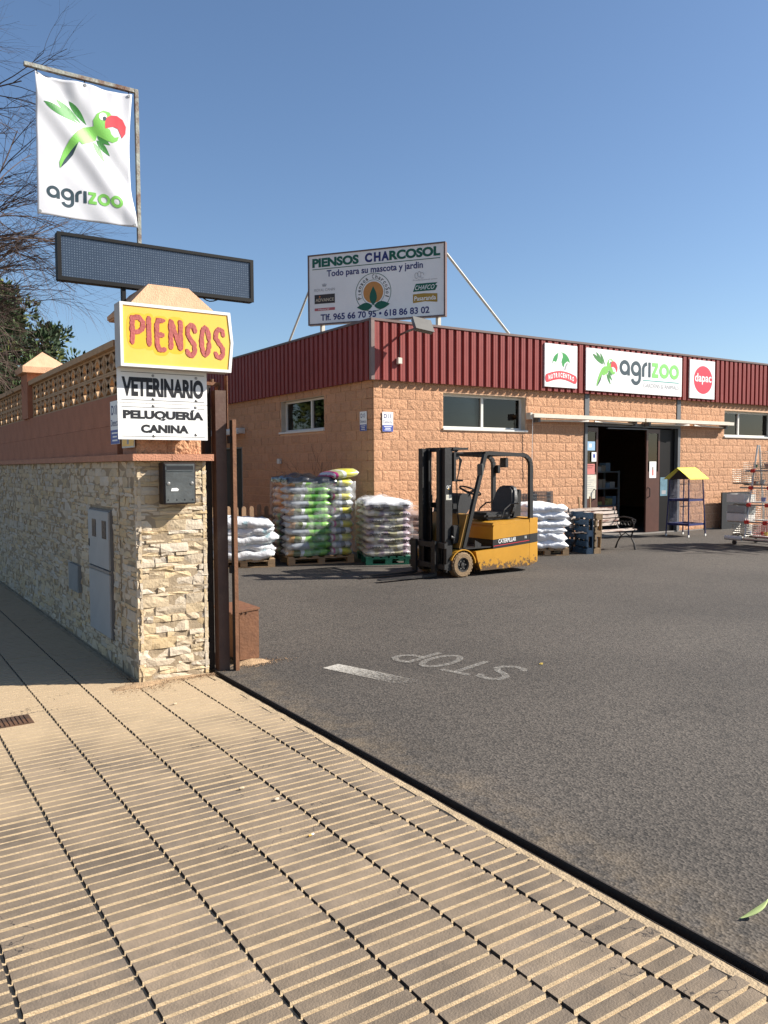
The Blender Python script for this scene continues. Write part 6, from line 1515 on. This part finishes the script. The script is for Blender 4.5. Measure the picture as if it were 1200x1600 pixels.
# black stripe band, battery cover, counterweight
mb = MB(); mb.prism([(-.552, .449), (-.552, .548), (-1.2425, .60), (-1.2425, .4525), (-.9, .4265), (-.56, .4055)], 'y', -HWd+.002, HWd-.002); stp = mb.build('side_stripe', M_TBLK, fk)
mb = MB(); mb.prism([(-.55, .549), (-.55, .735), (-.565, .775), (-1.241, .795), (-1.241, .601)], 'y', -HWd, HWd); mb.build('battery_cover', M_CYEL, fk)
mb = MB(); mb.prism([(-.54, .776), (-.56, .812), (-.62, .825), (-1.241, .84), (-1.241, .796)], 'y', -HWd+.006, HWd-.006); mb.build('cover_lid', M_CYEL, fk)
def cw(nm, z0a, z0b, z1a, z1b, m, ins=0):
    mb = MB(); rr = .10; pts = [(-1.247, HWd-ins), (-1.40, HWd-ins-.01), (-1.46, HWd-ins-.07), (-1.475, .2), (-1.475, -.2), (-1.46, -HWd+ins+.07), (-1.40, -HWd+ins+.01), (-1.247, -HWd+ins)]
    n = len(pts); mb.add([(x, y, z0a if i in (0, n-1) else z0b) for i, (x, y) in enumerate(pts)] + [(x, y, z1a if i in (0, n-1) else z1b) for i, (x, y) in enumerate(pts)], [tuple(range(n)), tuple(range(n, 2*n))[::-1]] + [(i, (i+1) % n, n+(i+1) % n, n+i) for i in range(n)]); return mb.build(nm, m, fk)
cw('counterweight', .09, .14, .4525, .465, M_CYEL); cw('counterweight_stripe', .4535, .466, .601, .612, M_TBLK, .002); cw('counterweight_top', .602, .613, .86, .855, M_CYEL)
sidep = Plane((-.62, HWd, .452), (-1, 0, .072), (.0, 0, 1))
mb = MB(); put_text(mb, 'CATERPILLAR', sidep, (.03, .03, .36, .095), .012, d=.002); mb.build('lettering', P_WHITE, fk)
mb = MB(); put_text(mb, '16', sidep, (.53, .045, .565, .09), .01, d=.002); mb.build('number', P_WHITE, fk)
mb = MB(); poly(mb, sidep, [(-.06, -.005), (.62, .0), (.62, .008), (-.06, .003)], .002); mb.build('red_line', P_RED, fk)
# front cowl, console, steering wheel, pedals
mb = MB(); mb.prism([(.05, .449), (-.1, .96), (-.16, .97), (-.04, .449)], 'y', -.45, .45); mb.build('front_cowl', mat('cowl_yellow', (.3, .155, .03), .5, .2, 5), fk)
mb = MB(); mb.prism([(-.1, .965), (-.17, 1.24), (-.22, 1.28), (-.36, 1.27), (-.40, 1.1), (-.28, .95)], 'y', -.2, .2); mb.build('console', M_SEAT, fk)
mb = MB(); cst = Vector((-.5, .0, 1.31)); axs = Vector((-.45, 0, .9)).normalized(); pq = axs.orthogonal().normalized(); qq = axs.cross(pq)
mb.tube([cst+(pq*math.cos(a)+qq*math.sin(a))*.165 for a in [2*math.pi*i/28 for i in range(29)]], .014, 8, cap=False)
for a in (.5, 2.6, 4.7): mb.tube([cst-axs*.03, cst+(pq*math.cos(a)+qq*math.sin(a))*.16], .009, 6)
mb.tube([cst-axs*.02, cst-axs*.25], .03, 10); mb.build('steering_wheel', M_SEAT, fk)
mb = MB(); mb.tube([(-.3, .18, 1.2), (-.42, .24, 1.35), (-.45, .26, 1.5)], .012, 6); mb.lathe([(0, -.02), (.02, -.012), (.022, 0), (.015, .02), (0, .024)], (-.45, .26, 1.5), (0, 0, 1), 10); mb.build('lever', M_TBLK, fk)
# seat
def rbox(nm, m, x0, x1, y0, y1, z0, z1, b, rot=None, piv=None):
    mb = MB(); mb.bbox(x0, x1, y0, y1, z0, z1, b)
    if rot: mb.v = [rot @ (v-Vector(piv))+Vector(piv) for v in mb.v]
    return mb.build(nm, m, fk, smooth=True)
rbox('seat_cushion', M_SEAT, -1.12, -.6, -.24, .26, .85, .96, .04)
rbox('seat_base', M_TBLK, -1.15, -.65, -.22, .24, .8405, .852, .004)
mb = MB(); n = 10
for (d0, d1) in ((0, .09),):
    pts = [(-.24, 0), (-.25, .2), (-.2, .4), (-.12, .46), (.14, .46), (.22, .4), (.27, .2), (.26, 0)]
    rotb = Matrix.Rotation(R(-12), 3, 'Y')
    bm = bmesh.new(); vs = [bm.verts.new(rotb @ Vector((0, y, z)) + Vector((-1.06, 0, .93))) for y, z in pts]; f_ = bm.faces.new(vs); ex = bmesh.ops.extrude_face_region(bm, geom=[f_]); 
    for v in ex['geom']:
        if isinstance(v, bmesh.types.BMVert): v.co.x -= .11
    bmesh.ops.recalc_face_normals(bm, faces=bm.faces[:]); bmesh.ops.bevel(bm, geom=bm.edges[:], offset=.03, segments=3, affect='EDGES'); mb.bm(bm)
mb.build('seat_back', M_SEAT, fk, smooth=True)
mb = MB(); mb.prism([(-1.15, .86), (-1.26, 1.32), (-1.30, 1.30), (-1.29, .88)], 'y', -.2, .22); mb.build('seat_back_shell', M_TBLK, fk)
for y in (-.29, .31):
    mb = MB(); mb.tube([(-.85, y, .87), (-.9, y, 1.0), (-1.02, y, 1.09), (-1.18, y, 1.1)], .013, 6); mb.build('hip_guard', M_TBLK, fk)
# overhead guard
for s_ in (-1, 1):
    y = s_*.45
    mb = MB(); pts = [(-1.29, y, .84), (-1.285, y, 1.72)] + [(-1.285+.16*(1-math.cos(R(a))), y, 1.72+.16*math.sin(R(a))) for a in (20, 45, 70, 90)] + [(-.5, y, 1.905), (-.42, y, 1.90)]
    for A, B2 in zip(pts[:-1], pts[1:]): mb.bar(A, B2, .06, .055, up=(0, 1, 0))
    mb.build('guard_rear_pillar', M_TBLK, fk)
    mb = MB(); mb.bar((-.43, y, 1.89), (-.03, y, .45), .055, .06, up=(0, 1, 0)); mb.build('guard_front_pillar', M_TBLK, fk)
mb = MB(); mb.box(-.46, -.40, -.42, .42, 1.88, 1.93); mb.build('guard_cross_bar', M_TBLK, fk)
mb = MB(); mb.box(-1.2, -1.14, -.42, .42, 1.865, 1.915); mb.build('guard_cross_bar', M_TBLK, fk)
for k in range(8):
    x = -.52-.077*k; mb = MB(); mb.box(x-.012, x+.012, -.42, .42, 1.875, 1.915); mb.build('roof_slat', M_TBLK, fk)
for s_ in (-1, 1):
    mb = MB(); mb.bbox(-1.36, -1.3, s_*.4-.04, s_*.4+.04, 1.58, 1.72, .01); mb.build('rear_lamp', M_TGRY, fk)
mb = MB(); mb.bbox(-1.2, -1.13, -.1, .04, 1.68, 1.84, .01); mb.build('work_lamp', M_TGRY, fk)
mb = MB(); mb.bbox(-.30, -.26, .48, .60, 1.56, 1.74, .012); mb.tube([(-.3, .46, 1.6), (-.28, .5, 1.62)], .01, 6); mb.build('mirror', mat('mirror_grey', (.12, .12, .11), .4), fk)
# mast
def chan(nm, x0, x1, yc, w_, z0, z1, m, flip=1):
    mb = MB(); t_ = .018
    mb.box(x0, x1, yc-w_/2, yc-w_/2+t_, z0, z1) if flip < 0 else mb.box(x0, x1, yc+w_/2-t_, yc+w_/2, z0, z1)
    mb.box(x0, x0+t_, yc-w_/2+(t_ if flip < 0 else 0), yc+w_/2-(0 if flip < 0 else t_), z0, z1); mb.box(x1-t_, x1, yc-w_/2+(t_ if flip < 0 else 0), yc+w_/2-(0 if flip < 0 else t_), z0, z1); return mb.build(nm, m, fk)
for s_ in (-1, 1):
    chan('mast_rail', .22, .36, s_*.30, .085, .07, 1.985, M_TGRY, s_); chan('inner_mast_rail', .26, .40, s_*.215, .075, .09, 1.97, M_TGRY, s_)
    mb = MB(); mb.tube([(.2, s_*.24, .12), (.2, s_*.24, 1.25)], .034, 12); mb.tube([(.2, s_*.24, 1.25), (.2, s_*.24, 1.93)], .02, 10); mb.build('lift_cylinder', M_TBLK, fk)
    mb = MB(); mb.tube([(.3, s_*.1, .3), (.3, s_*.1, 1.7)], .012, 5); mb.build('lift_chain', M_TBLK, fk)
    mb = MB(); mb.tube([(.2, s_*.36, .62), (-.03, s_*.36, .56)], .032, 10); mb.tube([(-.02, s_*.36, .562), (-.1, s_*.36, .54)], .018, 8); mb.build('tilt_cylinder', M_TBLK, fk)
    mb = MB(); mb.bbox(.12, .24, s_*.36-.03, s_*.36+.03, .52, .8, .012); mb.build('mast_bracket', M_TBLK, fk)
for (z0_, z1_, x0_, x1_) in ((1.93, 1.995, .1, .22), (1.05, 1.13, .13, .2), (.12, .24, .13, .2)):
    mb = MB(); mb.box(x0_, x1_, -.34, .34, z0_, z1_); mb.build('mast_cross_member', M_TBLK, fk)
mb = MB(); mb.box(-.08, .215, .2, .36, 1.955, 1.99); mb.build('top_plate', M_TBLK, fk)
mb = MB(); mb.box(.02, .2, .24, .36, 1.47, 1.50); mb.box(.02, .2, .24, .36, 1.9, 1.92); mb.box(.16, .2, .25, .36, 1.5, 1.9); mb.build('hose_bracket', M_TBLK, fk)
mb = MB()
for k in range(3): mb.tube([(.1+.02*k, .3, 1.93), (.04-.02*k, .3, 1.8), (.06, .3, 1.6), (.1, .3, 1.48), (.08, .3, 1.0), (.05, .3, .7)], .009, 6)
mb.build('hydraulic_hose', M_TBLK, fk)
mb = MB(); mb.lathe([(0, -.02), (.06, -.02), (.06, .02), (0, .02)], (.12, .3, 1.86), (0, 1, 0), 16); mb.build('hose_pulley', M_TBLK, fk)
mp_ = Plane((.36, .3425, 1.0), (-1, 0, 0), (0, 0, 1))
mb = MB(); put_text(mb, 'CAT', mp_, (.03, .36, .11, .41), .015, d=.0015); mb.build('lettering', P_WHITE, fk)
mb = MB(); poly(mb, mp_, [(.055, .352), (.085, .352), (.07, .372)], .0018); mb.build('logo_triangle', M_GLOW, fk)
mb = MB(); poly(mb, mp_, [(.02, .19), (.125, .19), (.125, .27), (.02, .27)], .0015); mb.build('data_plate', M_PAPER, fk)
mb = MB()
for k in range(3): poly(mb, mp_, [(.03, .2+.022*k), (.11, .2+.022*k), (.11, .206+.022*k), (.03, .206+.022*k)], .002)
mb.build('data_print', P_GREY, fk)
# carriage and forks
for (z0_, z1_) in ((.14, .22), (.46, .54)):
    mb = MB(); mb.box(.42, .46, -.46, .46, z0_, z1_); mb.build('carriage_bar', M_TGRY, fk)
for y in (-.45, -.16, .13, .42):
    mb = MB(); mb.box(.405, .4195, y-.035, y+.035, .1, .56); mb.build('carriage_plate', M_TGRY, fk)
for y in (.30, .43):
    mb = MB(); mb.box(.30, .40, y-.012, y+.012, .12, .5); mb.build('carriage_side', M_TGRY, fk)
for y in (-.28, .22):
    mb = MB(); mb.prism([(.461, .56), (.5, .56), (.5, .075), (.56, .06), (1.48, .05), (1.5, .035), (.5, .02), (.461, .04)], 'y', y-.05, y+.05); mb.build('fork', M_TGRY, fk)

# wheelbase as in the picture: body a little longer behind the axle, mast closer in
for ch in list(fk.children):
    nm = ch.name.split('.')[0]
    if nm in ('wheel',):
        if ch.location.x < -.5: ch.location.x -= .11
        continue
    me_ = ch.data; lx = ch.location.x
    front_part = nm in ('mast_rail', 'inner_mast_rail', 'lift_cylinder', 'lift_chain', 'mast_bracket', 'mast_cross_member', 'top_plate', 'hose_bracket', 'hydraulic_hose', 'hose_pulley', 'carriage_bar', 'carriage_plate', 'carriage_side', 'fork', 'data_plate', 'data_print', 'logo_triangle') or (nm == 'lettering' and lx > 0)
    if front_part: ch.location.x -= .12; continue
    if nm == 'tilt_cylinder': ch.location.x -= .05; continue
    for v in me_.vertices:
        x = v.co.x+lx
        if x < -.2: v.co.x = -.2+(x+.2)*1.13-lx
# ------------------------------------------------------------------ trees
M_BARK = mat('bark', (.09, .065, .05), .95, .3, 8, .6, 25)
M_TWIG = mat('bare_twig', (.075, .05, .04), .9, .2, 8)
bt_ = thing('bare_tree', 'bare winter tree with fine hanging twigs at the left edge', 'tree', (-.15, 12.9, 0))
mb = MB(); tp = [(x-.5, y, z) for x, y, z in [(.35, 12.9, -.03), (.36, 12.88, 1.5), (.33, 12.85, 3.0), (.38, 12.8, 4.2)]]; mb.tube(tp, [.17, .14, .12, .09], 12); mb.build('trunk', M_BARK, bt_)
rs = random.Random(8); mb = MB(); cr2 = MB()
limbs = [((.33, 12.85, 2.9), (.6, -.5, .85)), ((.35, 12.82, 3.4), (.75, .1, .75)), ((.36, 12.82, 3.7), (-.7, -.3, .8)), ((.37, 12.8, 4.0), (.3, .7, .8)), ((.38, 12.8, 4.2), (.35, -.25, 1)), ((.38, 12.8, 4.2), (-.2, .2, 1)), ((.33, 12.85, 3.2), (.85, -.35, .5)), ((.37, 12.8, 4.1), (.8, -.1, .9)), ((.34, 12.84, 2.8), (.7, .2, .45)), ((.36, 12.82, 3.6), (.75, -.6, .7)), ((.38, 12.8, 4.2), (.12, -.3, 1.5)), ((.38, 12.8, 4.2), (-.05, -.1, 1.6)), ((.35, 12.82, 3.3), (.8, -.5, .62))]
for (p_, d_) in limbs: twigs(cr2, (p_[0]-.5, p_[1], p_[2]), d_, 2.6 if d_[2] > 1.3 else 2.3 if d_[2] > .6 else 1.9, .055, 4, rs, .62, droop=.03, n=(3, 5), seg=5, up=.0)
cr2.build('crown', M_TWIG, bt_)
M_LEAFS = [mat('evergreen_leaf', (.045, .075, .02), .75, .35, 3, rnd_v=0), mat('evergreen_leaf_yellow', (.1, .115, .022), .75, .3, 3), mat('evergreen_leaf_dark', (.022, .042, .014), .75, .3, 3)]
def evergreen(label, x, y, h_, rx, nclump, seed, z0):
    rs = random.Random(seed); t = thing('evergreen_tree', label, 'tree', (x, y, 0), group='evergreen trees behind the wall')
    mb = MB(); mb.tube([(x, y, -.05), (x+.1, y, z0), (x, y+.1, h_*.75)], [.2, .15, .05], 10)
    cl = []
    for i in range(nclump):
        a = rs.uniform(0, 2*math.pi); q = rs.random(); zz = z0+(h_-z0)*q; rr = rx*math.sin(math.pi*min(1, .22+.72*q))**.7*math.sqrt(rs.random()); cl.append((x+rr*math.cos(a), y+rr*math.sin(a), zz, rs.uniform(.25, .5)*(1.15-.4*q)))
    for c in cl[::4]: mb.tube([(x, y, max(z0*.9, c[2]-.9)), ((x+c[0])/2, (y+c[1])/2, c[2]-.35), c[:3]], [.04, .025, .01], 5, cap=False)
    mb.build('trunk', M_BARK, t)
    mb = MB()
    for c in cl:
        mb.cur = rs.choice((0, 0, 1, 2, 2))
        for k in range(95):
            d = Vector((rs.gauss(0, 1), rs.gauss(0, 1), rs.gauss(0, 1))).normalized(); p_ = Vector(c[:3])+d*c[3]*rs.uniform(.5, 1.05); tdir = (d+Vector((rs.uniform(-.5, .5), rs.uniform(-.5, .5), .7))).normalized(); s_ = tdir.cross(Vector((rs.gauss(0, 1), rs.gauss(0, 1), rs.gauss(0, 1)))).normalized(); l_ = rs.uniform(.1, .21); w_ = l_*.22
            mb.add([p_-s_*w_*.4, p_+tdir*l_*.5-s_*w_, p_+tdir*l_, p_+tdir*l_*.5+s_*w_], [(0, 1, 2, 3)])
    mb.build('crown', M_LEAFS, t)
evergreen('dense dark evergreen rising behind the wall pier at left', 3.0, 22.5, 6.1, 1.85, 210, 3, 1.6)
evergreen('evergreen cut by the left edge behind the wall', 1.0+1.6, 24.5, 6.9, 1.8, 170, 6, 1.6)
evergreen('small evergreen top showing over the lattice near the lightbox', 5.5, 27.0, 6.0, 1.1, 60, 9, 2.0)
